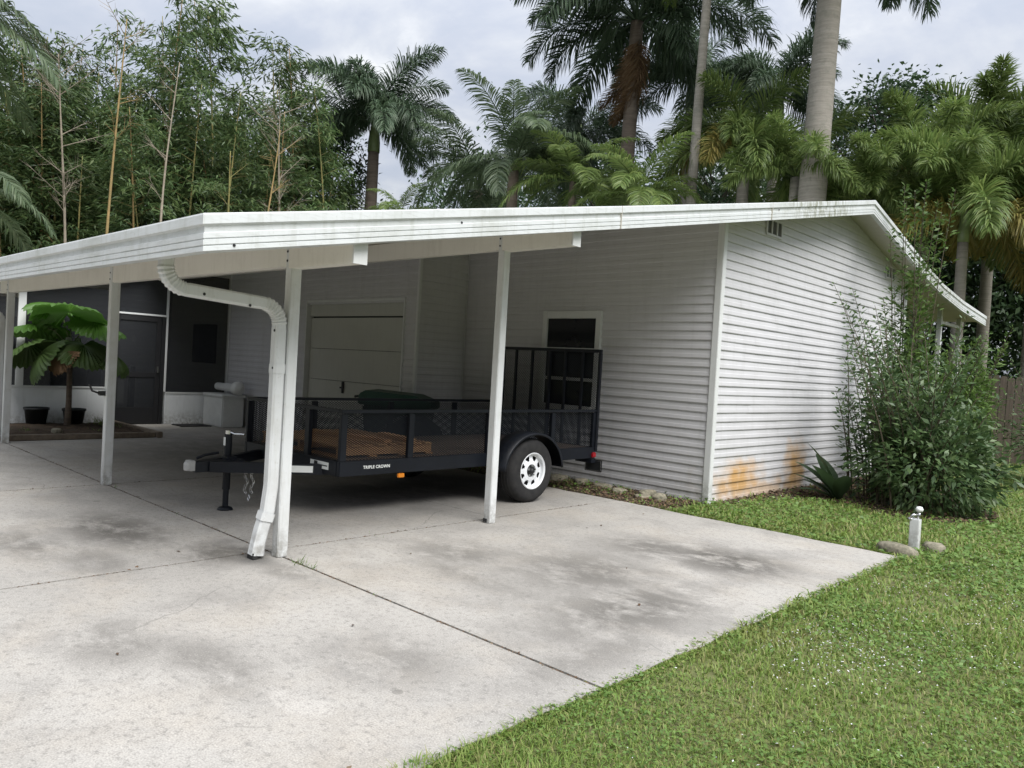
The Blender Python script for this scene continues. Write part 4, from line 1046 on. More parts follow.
def trunk_mb(h, r0, r1, lean=(0, 0), bulge=0, n=14, sink=.3):
    pts = []; rad = []
    for i in range(15):
        t = i/14; pts.append((lean[0]*t**1.4, lean[1]*t**1.4, -sink+(h+sink)*t))
        rad.append(r0+(r1-r0)*t+bulge*math.exp(-((t-.45)/.25)**2)+(.10*r0 if i == 0 else 0)+(.004 if i % 2 else 0))
    q = MB(); q.tube(pts, rad, n); return q, pts[-1]

PALM_KINDS = {
 # leaf mats, L, ll, n, plum, droop, fold, wid
 'royal':   dict(ma='royal_leaf', L=3.7, ll=.88, n=70, plum=1, droop=.75, fold=.4, wid=.020),
 'foxtail': dict(ma='foxtail_leaf', L=2.8, ll=.74, n=84, plum=1, droop=.5, fold=.24, wid=.017),
 'coco':    dict(ma='coco_leaf', L=3.9, ll=.92, n=72, plum=0, droop=.8, fold=.45, wid=.024),
 'areca':   dict(ma='foxtail_leaf', L=2.6, ll=.66, n=54, plum=0, droop=.6, fold=.3, wid=.021),
}
FR_CACHE = {}
def fronds_for(kind, scale_mat=None, var=3):
    key = (kind, scale_mat)
    if key in FR_CACHE: return FR_CACHE[key]
    k = PALM_KINDS[kind]; out = {}
    for cls, (el, cu) in {'up': (1.25, 1.25), 'mid': (.75, 1.45), 'low': (.25, 1.35), 'hang': (-.25, 1.05)}.items():
        out[cls] = [frond_mesh('frond', M[scale_mat or k['ma']], k['L']*(1-.08*v), el-.08*v, cu+.12*v, k['ll'], k['n'], k['plum'], k['droop'], k['fold'], 100*v+hash(cls) % 7, k['wid'], side_curl=(v-1)*.06) for v in range(var)]
    FR_CACHE[key] = out; return out
def palm(name, label, px, D, crown_py, kind, nf, r0, r1, scale=1., lean=(0, 0), shaft=0, tmat='palm_trunk', yellow=0, dead=0, az0=0., seed=0, cls=None, group='palms behind the house', base_z=-.03, azs=None, bulge=0, trunk_px=None, classes=None):
    r = np.random.default_rng(seed)
    x, y = ground_at(px, D); hc = height_at(px, crown_py, D)
    P = thing(name, label, 'palm tree', (x, y, base_z), group)
    q, top = trunk_mb(hc-base_z-shaft, r0, r1, lean, bulge)
    o = q.build('trunk', M[tmat], None, True); o.parent = P
    tp = Vector(top)
    if shaft:
        q = MB(); q.tube([tp, tp+Vector((0, 0, shaft*.35)), tp+Vector((0, 0, shaft+.15))], [r1*1.12, r1*1.1, r1*.55], 12); o = q.build('crownshaft', M['green_shaft'], None, True); o.parent = P
        tp = tp+Vector((0, 0, shaft))
    fr = fronds_for(kind); fy = fronds_for(kind, 'yellow_frond', 2) if yellow else None
    order = classes or ['up', 'mid', 'mid', 'low', 'mid', 'low', 'hang']
    for i in range(nf):
        c = order[i % len(order)]
        az = az0 + i*2.39996 + r.normal()*.12 if azs is None else azs[i % len(azs)]
        me = fr[c][i % 3]
        if fy and i >= nf-yellow: me = fy['low' if i % 2 else 'hang'][i % 2]
        f = link('frond', me, P, tp, (r.normal()*.12, r.normal()*.08, az), scale*(.9+.2*r.random()))
    if dead:
        fd = fronds_for(kind, 'dead_frond', 2)
        for i in range(dead):
            me = fd['hang'][i % 2]
            link('dead_frond', me, P, tp-Vector((0, 0, .25+.1*i)), (r.normal()*.1, 1.0+.12*r.normal(), az0+r.normal()*.5+R_(-60)), scale*.58)
    return P

palm('royal_palm', 'lone royal palm with a full round crown against the open sky', 371, 29, 122, 'royal', 26, .30, .20, .95, shaft=1.1, tmat='brown_trunk', az0=.4, seed=1, classes=['up', 'mid', 'up', 'mid', 'low', 'mid', 'low'])
palm('royal_palm', 'tall royal palm with brown dead fronds hanging below its crown', 622, 25, 22, 'royal', 24, .29, .20, 1.22, lean=(.1, .1), shaft=0, tmat='brown_trunk', dead=6, az0=1.1, seed=2, classes=['up', 'mid', 'low', 'mid', 'up', 'hang', 'low', 'mid'])
palm('royal_palm', 'royal palm with the thickest smooth pale grey trunk', 808, 20.5, -95, 'royal', 18, .36, .265, 1.0, lean=(.22, .12), shaft=0, az0=.3, seed=3, bulge=.02, classes=['mid', 'low', 'hang', 'low', 'hang', 'up'])
palm('slender_palm', 'slender palm with a thin bare pale trunk and its crown above the picture', 688, 21.5, -90, 'areca', 11, .15, .11, 1.0, lean=(.2, .1), az0=.9, seed=4)
palm('coconut_palm', 'grey green feathery palm low over the middle of the roof', 512, 24, 165, 'coco', 20, .22, .16, .86, tmat='brown_trunk', az0=.2, seed=5, classes=['up', 'mid', 'low', 'mid', 'low'])
palm('coconut_palm', 'grey green palm with upright fronds left of the tall royal palm', 478, 27, 190, 'coco', 14, .2, .16, .85, tmat='brown_trunk', az0=1.3, seed=6, classes=['up', 'up', 'mid', 'low'])
palm('foxtail_palm', 'bushy yellow green foxtail palm left of the thickest trunk', 742, 22, 145, 'foxtail', 18, .2, .15, .98, yellow=3, az0=.2, seed=7)
palm('foxtail_palm', 'foxtail palm low over the roof right beside the thickest trunk', 795, 21, 178, 'foxtail', 17, .2, .15, .84, yellow=1, az0=.8, seed=8)
palm('royal_palm', 'dark feathery palm rising behind the yellow green foxtail palm', 772, 27, 92, 'royal', 18, .24, .18, .78, az0=1.4, seed=9, shaft=.8)
palm('areca_palm', 'small bright green feathery palm low beside the tall royal palm trunk', 640, 21, 196, 'areca', 18, .13, .10, .9, az0=.1, seed=10, tmat='brown_trunk')
palm('areca_palm', 'dark low palm between the grey green palm and the tall royal palm', 572, 23, 182, 'areca', 18, .13, .10, 1.0, az0=.7, seed=11, tmat='brown_trunk')
palm('royal_palm', 'dark royal palm whose fronds fan out right of the tall royal palm', 685, 28, 82, 'royal', 18, .24, .18, .95, az0=.5, seed=12, shaft=.9)
palm('royal_palm', 'dark royal palm standing behind the tall royal palm trunk', 575, 30, 128, 'royal', 16, .24, .18, .9, az0=.9, seed=22, shaft=.9, classes=['mid', 'low', 'hang', 'low'])
palm('foxtail_palm', 'foxtail palm with a grey ringed trunk standing beside the rear porch', 966, 22.0, 206, 'foxtail', 22, .155, .12, 1.05, shaft=.9, yellow=6, az0=.2, seed=13, classes=['up', 'mid', 'up', 'low', 'mid', 'up', 'mid'])
palm('foxtail_palm', 'bright bushy foxtail palm behind the roof ridge end', 925, 24.5, 180, 'foxtail', 20, .2, .15, 1.05, yellow=5, az0=.9, seed=14, classes=['up', 'mid', 'up', 'mid', 'low'])
palm('foxtail_palm', 'bright foxtail palm at the right edge with yellow lower fronds', 1040, 24, 178, 'foxtail', 20, .18, .14, 1.1, yellow=6, az0=.3, seed=15)
palm('foxtail_palm', 'tall foxtail palm whose upright frond tips rise at the far right skyline', 992, 27, 150, 'foxtail', 16, .18, .14, 1.0, az0=.6, seed=25, classes=['up', 'mid', 'up', 'mid', 'low'])
palm('areca_palm', 'low green palm just above the roof ridge end', 862, 22, 195, 'foxtail', 16, .15, .12, .8, az0=.5, seed=16)
palm('coconut_palm', 'palm with drooping feathery fronds at the top left corner', -100, 22, 10, 'coco', 13, .2, .15, .95, az0=.2, seed=17, tmat='brown_trunk')
palm('foxtail_palm', 'low grey green palm at the left edge above the eave', -50, 19, 185, 'coco', 9, .18, .14, .62, yellow=0, dead=5, az0=.1, seed=18)
palm('areca_palm', 'small palm tuft just above the roof left of the grey green palms', 402, 25, 214, 'areca', 9, .1, .08, .62, az0=.2, seed=19, tmat='brown_trunk')

# ---- bamboo ---------------------------------------------------------
def bamboo_foliage(seed, h, dens=1.0, start=.22, spread=1.5, top_tuft=True):
    r = np.random.default_rng(seed); Cs, Ds, Ls = [], [], []; tw = MB()
    arc = r.normal(size=2)*.06
    def stem(z): t = z/h; return np.array([arc[0]*h*t**2.2, arc[1]*h*t**2.2, z])
    z = start*h
    while z < h*.99:
        t = z/h
        for b in range(1+(r.random() < .65*dens)):
            az = r.uniform(0, 2*math.pi); bl = spread*(.30+.75*math.sin(math.pi*min(1, (t-.1)*1.0))**.9)*(.55+.6*r.random())
            d = np.array([math.cos(az), math.sin(az), .35+.5*r.random()]); d /= np.linalg.norm(d)
            base = stem(z); mid = base+d*bl*.55; end = mid+(d+np.array([0, 0, -.9]))*bl*.38
            tw.tube([tuple(base), tuple(mid), tuple(end)], [.009, .006, .003], 3, False)
            for s in np.linspace(.3, 1, max(2, int(4*dens))):
                c = (base*(1-s*2)+mid*s*2) if s < .5 else (mid*(2-2*s)+end*(2*s-1))
                n = int(15*dens*(.5+1.0*r.random()))
                cc = c + r.normal(size=(n, 3))*np.array([.19, .19, .15])
                dd = np.stack([d[0]+r.normal(size=n)*.8, d[1]+r.normal(size=n)*.8, -.55+r.normal(size=n)*.45], 1)
                Cs.append(cc); Ds.append(dd); Ls.append(.15+.10*r.random(n))
        z += .30+.16*r.random()
    if not Cs: return None, tw, stem
    C = np.concatenate(Cs); D = np.concatenate(Ds); L = np.concatenate(Ls)
    V, F = leaves(C, D, L*1.35, L*.25+.008, bend=.2)
    return (V, F), tw, stem
def bamboo_proto(seed, h, dens=1., cm='culm', start=.22, spread=1.5):
    fol, tw, stem = bamboo_foliage(seed, h, dens, start, spread)
    q = MB(); pts = [tuple(stem(z)) for z in np.linspace(-.3, h, 18)]; pts[0] = (0, 0, -.3)
    q.tube(pts, [.052*(1-.85*(i/17)**1.5)+(.006 if i % 2 else 0) for i in range(18)], 7)
    me_c = bpy.data.meshes.new('culm'); me_c.from_pydata(q.v, [], q.f); me_c.materials.append(M[cm])
    for p in me_c.polygons: p.use_smooth = True
    me_t = bpy.data.meshes.new('twig'); me_t.from_pydata(tw.v, [], tw.f); me_t.materials.append(M[cm])
    me_f = np_mesh('foliage', fol[0], [fol[1]], M['bamboo_leaf']) if fol is not None else None
    return me_c, me_t, me_f, h
BP = [bamboo_proto(31+i, h, d, c, s, sp) for i, (h, d, c, s, sp) in enumerate([(14, 1.0, 'culm', .2, 1.5), (12.5, 1.15, 'culm', .16, 1.7), (15, .9, 'culm_gold', .3, 1.4), (11, 1.25, 'culm', .12, 1.8), (13.2, 1.0, 'culm_gold', .25, 1.55)])]
rb = np.random.default_rng(77)
# column in the picture, distance, top row; each culm stands in the clump beyond the carport
bam = []
tops = {0: 34, 14: 22, 32: 40, 48: 70, 66: 52, 84: 70, 100: 78, 118: 24, 138: 78, 158: 0, 172: 14, 188: 88, 205: -4, 219: 4, 240: 112, 258: 84, 280: 34, 297: 48, 314: 140, 330: 178}
for i, (px, py) in enumerate(tops.items()):
    bam.append((px+rb.normal()*3, 25+5*rb.random(), py))
for i in range(32): bam.append((rb.uniform(-10, 335), 24.0+4*rb.random(), rb.uniform(85, 165)))
for i, (px, D, py) in enumerate(bam):
    me_c, me_t, me_f, h = BP[i % 5]
    x, y = ground_at(px, D); hz = height_at(px, py, D); s = hz/h
    P = thing('bamboo', 'tall leafy bamboo culm in the dense clump beyond the carport roof', 'bamboo', (x, y, -.03), 'leafy bamboo culms beyond the carport')
    P.rotation_euler = (0, 0, rb.uniform(0, 6.28))
    ss = (max(.85, s**.6), max(.85, s**.6), s)
    link('culm', me_c, P, scale=ss); link('twig', me_t, P, scale=ss); link('foliage', me_f, P, scale=ss)
# bare culms that stand out in front of the leaves
def bare_bamboo(px, D, py, px_foot, label, cm, leaf=0, seed=0):
    x, y = ground_at(px_foot, D); x2, y2 = ground_at(px, D); h = height_at(px, py, D)
    P = thing('bare_bamboo', label, 'bamboo', (x, y, -.03), 'bare bamboo culms')
    r = np.random.default_rng(seed); q = MB(); dx, dy = x2-x, y2-y
    sw = r.normal(size=2)*.12
    pts = [(dx*t**1.1+sw[0]*math.sin(t*5), dy*t**1.1+sw[1]*math.sin(t*4), -.3+(h+.3)*t) for t in np.linspace(0, 1, 20)]
    q.tube(pts, [.042*(1-.8*(i/19)**1.6)+(.006 if i % 2 else 0) for i in range(20)], 7)
    if not leaf:
        o = q.build('culm', M[cm], None, True); o.parent = P
    if leaf:
        t_ = MB()
        for k in range(leaf):
            t = .55+.45*r.random(); b0 = Vector((dx*t**1.1+sw[0]*math.sin(t*5), dy*t**1.1+sw[1]*math.sin(t*4), -.3+(h+.3)*t)); az = r.uniform(0, 6.28); l = .5+.8*r.random()
            d = Vector((math.cos(az), math.sin(az), .5+.6*r.random())).normalized()
            t_.tube([b0, b0+d*l*.6, b0+d*l], [.012, .008, .003], 4, False)
            for s in range(6):
                c = b0+d*l*(.25+.12*s); d2 = (d+Vector(r.normal(size=3))*.6).normalized(); t_.tube([c, c+d2*.35], [.006, .002], 3, False)
        q.add(t_.v, t_.f); o = q.build('culm', M[cm], None, True); o.parent = P
bare_bamboo(56, 22.6, 52, 68, 'dead grey bamboo culm topped with a bare twiggy crown', 'culm_dead', 26, 1)
bare_bamboo(117, 22.6, 15, 106, 'tall straight golden bamboo culm at the front of the clump', 'culm_gold', 8, 2)
bare_bamboo(168, 22.8, 55, 172, 'pale bamboo culm with a grey weathered upper half', 'culm_dead', 8, 3)
bare_bamboo(271, 22.6, 128, 266, 'stout golden bamboo culm standing close to the roof edge', 'culm_gold', 4, 5)
bare_bamboo(283, 23.2, 112, 268, 'forked pale dead bamboo culm with spreading bare twigs', 'culm_dead', 24, 6)
bare_bamboo(229, 23.4, 150, 229, 'thin dark green bamboo culm between two golden ones', 'culm', 3, 7)

# ---- broadleaf trees -------------------------------------------------
def broad_tree(name, label, px, D, py, width, leaf, ma, ncl, seed, group=None, low=.25, nl=60, lw=.45, tr=.14):
    r = np.random.default_rng(seed); x, y = ground_at(px, D); h = height_at(px, py, D)
    P = thing(name, label, 'tree', (x, y, -.03), group)
    q = MB(); lean = r.normal(size=2)*.25
    q.tube([(0, 0, -.3), (lean[0]*.4, lean[1]*.4, h*.35), (lean[0], lean[1], h*.75)], [tr, tr*.75, tr*.35], 9)
    Cs, Ds, Ls = [], [], []
    for k in range(ncl):
        t = r.random()**.8; z = h*(low+(1-low)*t); az = r.uniform(0, 6.28)
        prof = math.sin(math.pi*min(1, .12+t*.80))**.7
        rr = width*prof*math.sqrt(r.random())*(.75+.5*r.random())
        c = np.array([lean[0]*t+rr*math.cos(az), lean[1]*t+rr*math.sin(az), z])
        if k % 3 == 0:
            b0 = Vector((lean[0]*.6*t, lean[1]*.6*t, max(h*.2, z-rr*.9-.3))); q.tube([b0, (b0+Vector(c))/2+Vector((0, 0, .1)), Vector(c)], [tr*.3, tr*.2, .012], 5, False)
        n = int(nl*(.6+.8*r.random())); sz = .18+.32*r.random()
        off = r.normal(size=(n, 3))*np.array([sz, sz, sz*.6])
        Cs.append(c+off); Ds.append(off+r.normal(size=(n, 3))*.35+np.array([0, 0, -.15])); Ls.append(leaf*(.7+.6*r.random(n)))
    o = q.build('trunk', M['bark'], None, True); o.parent = P
    C = np.concatenate(Cs); Dd = np.concatenate(Ds); L = np.concatenate(Ls)
    N = np.array([0, 0, 1.])+r.normal(size=C.shape)*.6
    V, F = leaves(C, Dd, L, L*lw, N, .08)
    link('crown', np_mesh('crown', V, [F], ma), P)
    return P
broad_tree('broadleaf_tree', 'dark round leaved tree behind the roof ridge end, right of the thickest trunk', 880, 26, 82, 1.9, .17, M['dark_leaf'], 240, 1, low=.38, nl=55, lw=.5)
broad_tree('broadleaf_tree', 'small grey leaved tree at the far right skyline', 992, 30, 128, 2.0, .2, M['dark_leaf'], 60, 2, low=.3, nl=36)
broad_tree('broadleaf_tree', 'dark leaved tree behind the bamboo at the left edge', 18, 31, 60, 3.4, .2, M['dark_leaf'], 130, 3, low=.15, nl=55)
broad_tree('broadleaf_tree', 'dark leaved tree behind the middle of the bamboo clump', 130, 33, 105, 3.6, .2, M['dark_leaf'], 120, 4, low=.12, nl=55)
broad_tree('broadleaf_tree', 'dark leaved tree behind the right end of the bamboo clump', 235, 33, 120, 3.4, .2, M['dark_leaf'], 120, 5, low=.12, nl=55)
broad_tree('broadleaf_tree', 'dark leaved tree filling the gap between bamboo and lone royal palm', 322, 31, 132, 2.0, .18, M['dark_leaf'], 80, 6, low=.2, nl=55)
broad_tree('broadleaf_tree', 'dense dark tree behind the tall royal palm trunk', 600, 33, 150, 3.4, .2, M['dark_leaf'], 120, 7, low=.15, nl=50)
broad_tree('broadleaf_tree', 'dense dark tree behind the yellow green foxtail palm', 720, 31, 130, 2.6, .2, M['dark_leaf'], 110, 8, low=.15, nl=50)
broad_tree('broadleaf_tree', 'dense dark tree behind the foxtail palms at the ridge end', 850, 30, 170, 2.6, .2, M['dark_leaf'], 110, 9, low=.15, nl=50)

# dense wood far behind everything, one uncountable mass
def leaf_mass(name, boxes, leaf, ma, seed, lw=.42):
    r = np.random.default_rng(seed); Cs, Ls = [], []
    for (px0, px1, D0, D1, py_top, n) in boxes:
        px = r.uniform(px0, px1, n); D = r.uniform(D0, D1, n)
        for a, d in zip(px, D):
            x, y = ground_at(a, d); top = height_at(a, py_top+18*math.sin(a*.09)+9*math.sin(a*.31+1), d)
            z = top*(r.random()**.7); m_ = 26
            Cs.append(np.array([x, y, z])+r.normal(size=(m_, 3))*.38); Ls.append(leaf*(.7+.6*r.random(m_)))
    C = np.concatenate(Cs); L = np.concatenate(Ls); D_ = r.normal(size=C.shape)+np.array([0, 0, -.4])
    V, F = leaves(C, D_, L, L*lw)
    c = C.mean(0); c[2] = 0
    o = link(name, np_mesh(name, V-c, [F], ma), None, tuple(c)); o['kind'] = 'stuff'; return o
leaf_mass('background_woods', [(-40, 345, 34, 40, 125, 1300), (425, 700, 34, 40, 160, 1100), (690, 880, 32, 38, 160, 900), (870, 1120, 28.5, 34, 205, 1500)], .24, M['dark_leaf'], 9)

def tree_ring(name, seed):  # unseen trees behind the camera, added to cut low sky light
    r = np.random.default_rng(seed); Cs, Ls = [], []
    for k in range(2600):
        az = r.uniform(R_(60), R_(262)); d = r.uniform(34, 44); top = 10.5+2.5*math.sin(az*9)+1.5*math.sin(az*23+1); z = top*r.random()**.8
        Cs.append(np.array([math.sin(az)*d, math.cos(az)*d, z])+r.normal(size=(22, 3))*.9); Ls.append(.55*(.7+.6*r.random(22)))
    C = np.concatenate(Cs); L = np.concatenate(Ls); V, F = leaves(C, r.normal(size=C.shape), L, L*.55)
    o = link(name, np_mesh(name, V, [F], M['dark_leaf'])); o['kind'] = 'stuff'
tree_ring('sky_blocking_trees', 15)

# ---- wooden fence beyond the rear porch -------------------------------
fn = thing('picket_fence', 'weathered grey wooden fence half hidden behind the shrubs', 'fence', (-1, 20.6, -.03))
rf = np.random.default_rng(4)
for k in range(46):
    x = -4.55+k*.152; hgt = 1.98+rf.normal()*.015
    q = MB(); q.prism([(x, -.05), (x+.135, -.05), (x+.135, hgt-.05), (x+.10, hgt), (x+.035, hgt), (x, hgt-.05)], lambda p: (p[0], 20.6+.008*(k % 2), p[1]), lambda p: (p[0], 20.62+.008*(k % 2), p[1]))
    q.build('picket', M['fence_wood'], fn)
for z in (.35, 1.0, 1.65):
    q = MB(); q.box((-4.6, 20.632, z), (2.5, 20.67, z+.09)); q.build('rail', M['fence_wood'], fn)

# ---- shrubs by the gable wall -----------------------------------------
def shrub(name, label, base, nst, hmin, hmax, spread, leaf, ma, seed, dense=0, dbox=None, az=None, lean=None, lpm=26, cat='shrub', tip=True, arch=.35):
    r = np.random.default_rng(seed); P = thing(name, label, cat, base)
    q = MB(); Cs, Ds, Ls = [], [], []
    for k in range(nst):
        a = r.uniform(0, 6.28) if az is None else az[k % len(az)]+r.normal()*.25
        h = hmin+(hmax-hmin)*r.random()**1.4; out = spread*(.25+.75*r.random())*h/hmax
        b0 = np.array([r.normal()*.16*spread, r.normal()*.16*spread, -.05])
        tip_ = b0+np.array([math.cos(a)*out, math.sin(a)*out, h])+(np.array(lean) if lean is not None else 0)
        mid = (b0+tip_)/2+np.array([-math.cos(a)*out*arch*.4, -math.sin(a)*out*arch*.4, h*.10])
        ts = np.linspace(0, 1, 9); pts = [(1-t)**2*b0+2*t*(1-t)*mid+t*t*tip_ for t in ts]
        q.tube([tuple(p) for p in pts], [.014*(1-.8*t) for t in ts], 4, False)
        n = int(lpm*h); tt = r.uniform(.22, 1, n)**.8
        C = ((1-tt)**2)[:, None]*b0+(2*tt*(1-tt))[:, None]*mid+(tt*tt)[:, None]*tip_
        T = unit(2*(1-tt)[:, None]*(mid-b0)+2*tt[:, None]*(tip_-mid))
        side = unit(np.cross(T, r.normal(size=T.shape)))
        # short side twigs lower down carry the leaves outward
        off = side*(np.abs(r.normal(size=n))*.16*np.clip(1.1-tt, .05, 1))[:, None]
        Cs.append(C+off); Ds.append(side+T*.7+np.array([0, 0, -.1])); Ls.append(leaf*(.65+.6*r.random(n))*np.clip(1.25-.5*tt, .6, 1.2))
    if dense:
        c = r.normal(size=(dense, 3)); c = unit(c)*(r.random(dense)**.38)[:, None]
        k = 1+.16*np.sin(c[:, :1]*5+1)+.13*np.sin(c[:, 1:2]*7+c[:, 2:3]*6)
        c = c*k*np.array(dbox[3:6])+np.array(dbox[:3]); c = c[c[:, 2] > .03]
        Cs.append(c); d = c-np.array(dbox[:3]); Ds.append(unit(d)+r.normal(size=d.shape)*.55+np.array([0, 0, -.15])); Ls.append(leaf*(.7+.6*r.random(len(c))))
    o = q.build('stems', M['stem'], None); o.parent = P
    C = np.concatenate(Cs); D_ = np.concatenate(Ds); L = np.concatenate(Ls)
    N = np.array([0, 0, 1.])+r.normal(size=C.shape)*.7
    V, F = leaves(C, D_, L, L*.36, N, .06)
    link('foliage', np_mesh('foliage', V, [F], ma), P)
    return P
shrub('overgrown_shrub', 'overgrown dark green shrub with long arching shoots against the gable wall', (-3.15, 11.1, -.03), 84, 1.0, 2.7, 1.40, .115, M['shrub_leaf'], 1, 5600, (.22, .1, .58, .98, 1.0, .80), lpm=30, arch=.8)
shrub('overgrown_shrub', 'taller bright leaved shrub with upright shoots rising above the dark shrub', (-3.85, 12.9, -.03), 30, 1.6, 5.0, .55, .12, M['bright_leaf'], 2, 1400, (.1, 0, 1.2, .6, .7, 1.1), lpm=30)
shrub('overgrown_shrub', 'thin twiggy shrub shoots leaning left across the white siding', (-3.75, 11.5, -.03), 20, 1.3, 3.1, .95, .095, M['shrub_leaf'], 3, 0, None, [R_(215), R_(250), R_(190), R_(150)], lpm=34, arch=.8)
shrub('hedge_shrub', 'yellow green leafy shrub hanging over the wooden fence', (-1.7, 15.6, -.03), 46, .9, 2.4, 1.2, .10, M['bright_leaf'], 4, 2600, (.2, 0, 1.0, 1.1, .9, .9), lpm=30)
shrub('hedge_shrub', 'loose shrub growing at the foot of the wooden fence', (-2.2, 17.0, -.03), 60, .8, 2.3, 1.3, .10, M['shrub_leaf'], 5, 2500, (.1, 0, .8, 1.3, .8, .8), lpm=30)
shrub('hedge_shrub', 'dark shrub standing under the rear porch roof', (-4.0, 17.0, -.03), 50, 1.2, 3.0, 1.0, .11, M['bright_leaf'], 6, 2600, (0, 0, 1.2, .7, .9, 1.2), lpm=34)
# broad strap leaves of the plant at the foot of the shrub
bp = thing('broad_leaf_plant', 'plant with broad upright dark paddle leaves beside the shrub', 'plant', (-3.95, 10.75, -.03))
def paddle(az, tilt, L, W, seed):
    b = MB(); K = 10; V = []
    for i in range(K+1):
        t = i/K; w = W*math.sin(math.pi*min(1, .03+t*.97))**.75*(.8 if t < .25 else 1); zc = L*t; xb = .22*L*t**2.4
        for s, dz in ((-1, .10), (0, 0), (1, .10)): V.append((xb-abs(s)*dz*W*0+(.25*w if s else 0)*-1, s*w, zc-(0.04*L*t*t)))
    F = [(i*3+k, i*3+k+1, (i+1)*3+k+1, (i+1)*3+k) for i in range(K) for k in range(2)]
    MX = Matrix.Rotation(az, 4, 'Z') @ Matrix.Rotation(tilt, 4, 'Y')
    b.add([tuple(MX @ Vector(v)) for v in V], F); o = b.build('leaf', M['dark_leaf'], None, True); o.parent = bp; return o
for i, (az, ti, L, W) in enumerate([(150, .5, .80, .12), (185, .7, .80, .12), (215, .85, .7, .11), (250, .6, .75, .12), (205, .3, .9, .13), (170, 1.0, .62, .11), (300, .7, .7, .11), (228, 1.1, .6, .10)]): paddle(R_(az), ti, L, W, i)

# ---- lawn -------------------------------------------------------------
def in_slab(x, y): return (x < SX1+.015*np.sin(y*9)+.012*np.sin(y*23)-.02) & (y < SY1+.02+.01*np.sin(x*11))
MULCH = np.array(pts if False else [(-4.79, 8.8), (-4.62, 8.85), (-4.5, 9.6), (-4.3, 10.3), (-3.8, 10.5), (-3.3, 10.15), (-2.5, 10.2), (-2.1, 10.8), (-2.2, 11.6), (-3.0, 13.0), (-4.79, 15.6)])
def in_poly(x, y, P):
    c = np.zeros(len(x), bool); n = len(P)
    for i in range(n):
        x0, y0 = P[i]; x1, y1 = P[(i+1) % n]
        k = ((y0 > y) != (y1 > y)) & (x < (x1-x0)*(y-y0)/(y1-y0+1e-12)+x0); c ^= k
    return c
def lawn_points(n, r, dmax, sector=(-.35, 1.15)):
    """random ground points, thinning out with distance"""
    u = r.random(n); d = 1.2*(dmax/1.2)**u
    a = r.uniform(YAW+sector[0], YAW+sector[1], n)
    return np.sin(a)*d, np.cos(a)*d, d
def keep_lawn(x, y, r):
    k = ~in_slab(x, y)
    strip = (y < YW) & (x < -4.72) & (y > SY1-.1)
    house_ = (x < XG+.02) & (y > YW-.02)
    k &= ~house_ & ~(strip & (r.random(len(x)) < .62)) & ~((x < XI) & (y > 0))
    k &= ~(in_poly(x, y, MULCH) & (r.random(len(x)) < .78))
    k &= (y < 20.5)
    return k
def blades(n, seed, dmax=24):
    r = np.random.default_rng(seed); x, y, d = lawn_points(n, r, dmax); k = keep_lawn(x, y, r); x, y, d = x[k], y[k], d[k]
    n = len(x); sc = np.clip(d/4.0, .75, 2.4)
    patch = .5+.5*np.sin(x*2.1+1.3*np.sin(y*1.7))*np.sin(y*1.9+x*.8)
    h = (.018+.036*r.random(n))*(.6+.75*patch)*np.clip(sc, 1, 1.5); edge = (np.abs(x-SX1) < .14) & (y < SY1); h[edge] *= 1.15
    w = (.0022+.0022*r.random(n))*sc
    az = r.uniform(0, 6.28, n); dirh = np.stack([np.cos(az), np.sin(az), np.zeros(n)], 1); ln = (.3+1.1*r.random(n))[:, None]
    B = np.stack([x, y, np.full(n, -.024)], 1); S = np.stack([-np.sin(az), np.cos(az), np.zeros(n)], 1)
    up = np.array([0, 0, 1.])
    m1 = B+up*h[:, None]*.6+dirh*h[:, None]*ln*.35; t = B+up*h[:, None]*(1.0-.25*ln)+dirh*h[:, None]*ln
    W = S*w[:, None]
    V = np.stack([B+W, B-W, m1-W*.8, m1+W*.8, t], 1).reshape(-1, 3); o = np.arange(n)[:, None]*5
    return V, [o+np.array([[0, 1, 2, 3]]), o+np.array([[3, 2, 4]])]
def ground_leaves(n, seed, dmax=22, size=.023, zmax=.035, only=None):
    r = np.random.default_rng(seed); x, y, d = lawn_points(n, r, dmax); k = keep_lawn(x, y, r)
    cl = np.sin(x*1.7+2*np.sin(y*1.1))*np.sin(y*1.5+.7*x)+r.normal(size=len(x))*.5; k &= cl > -.15
    x, y, d = x[k], y[k], d[k]; n = len(x); sc = np.clip(d/4, .8, 2.2)
    C = np.stack([x, y, -.018+zmax*r.random(n)*np.clip(sc, 1, 1.4)], 1); a = r.uniform(0, 6.28, n)
    D = np.stack([np.cos(a), np.sin(a), .15+.5*r.random(n)], 1); L = size*(.6+.8*r.random(n))*sc
    N = np.array([0, 0, 1.])+r.normal(size=C.shape)*.35
    V, F = leaves(C, D, L, L*.62, N, .1)
    return V, [F]
def stuff(name, VF, ma, label=None):
    o = link(name, np_mesh(name, VF[0], VF[1], ma)); o['kind'] = 'stuff'; return o
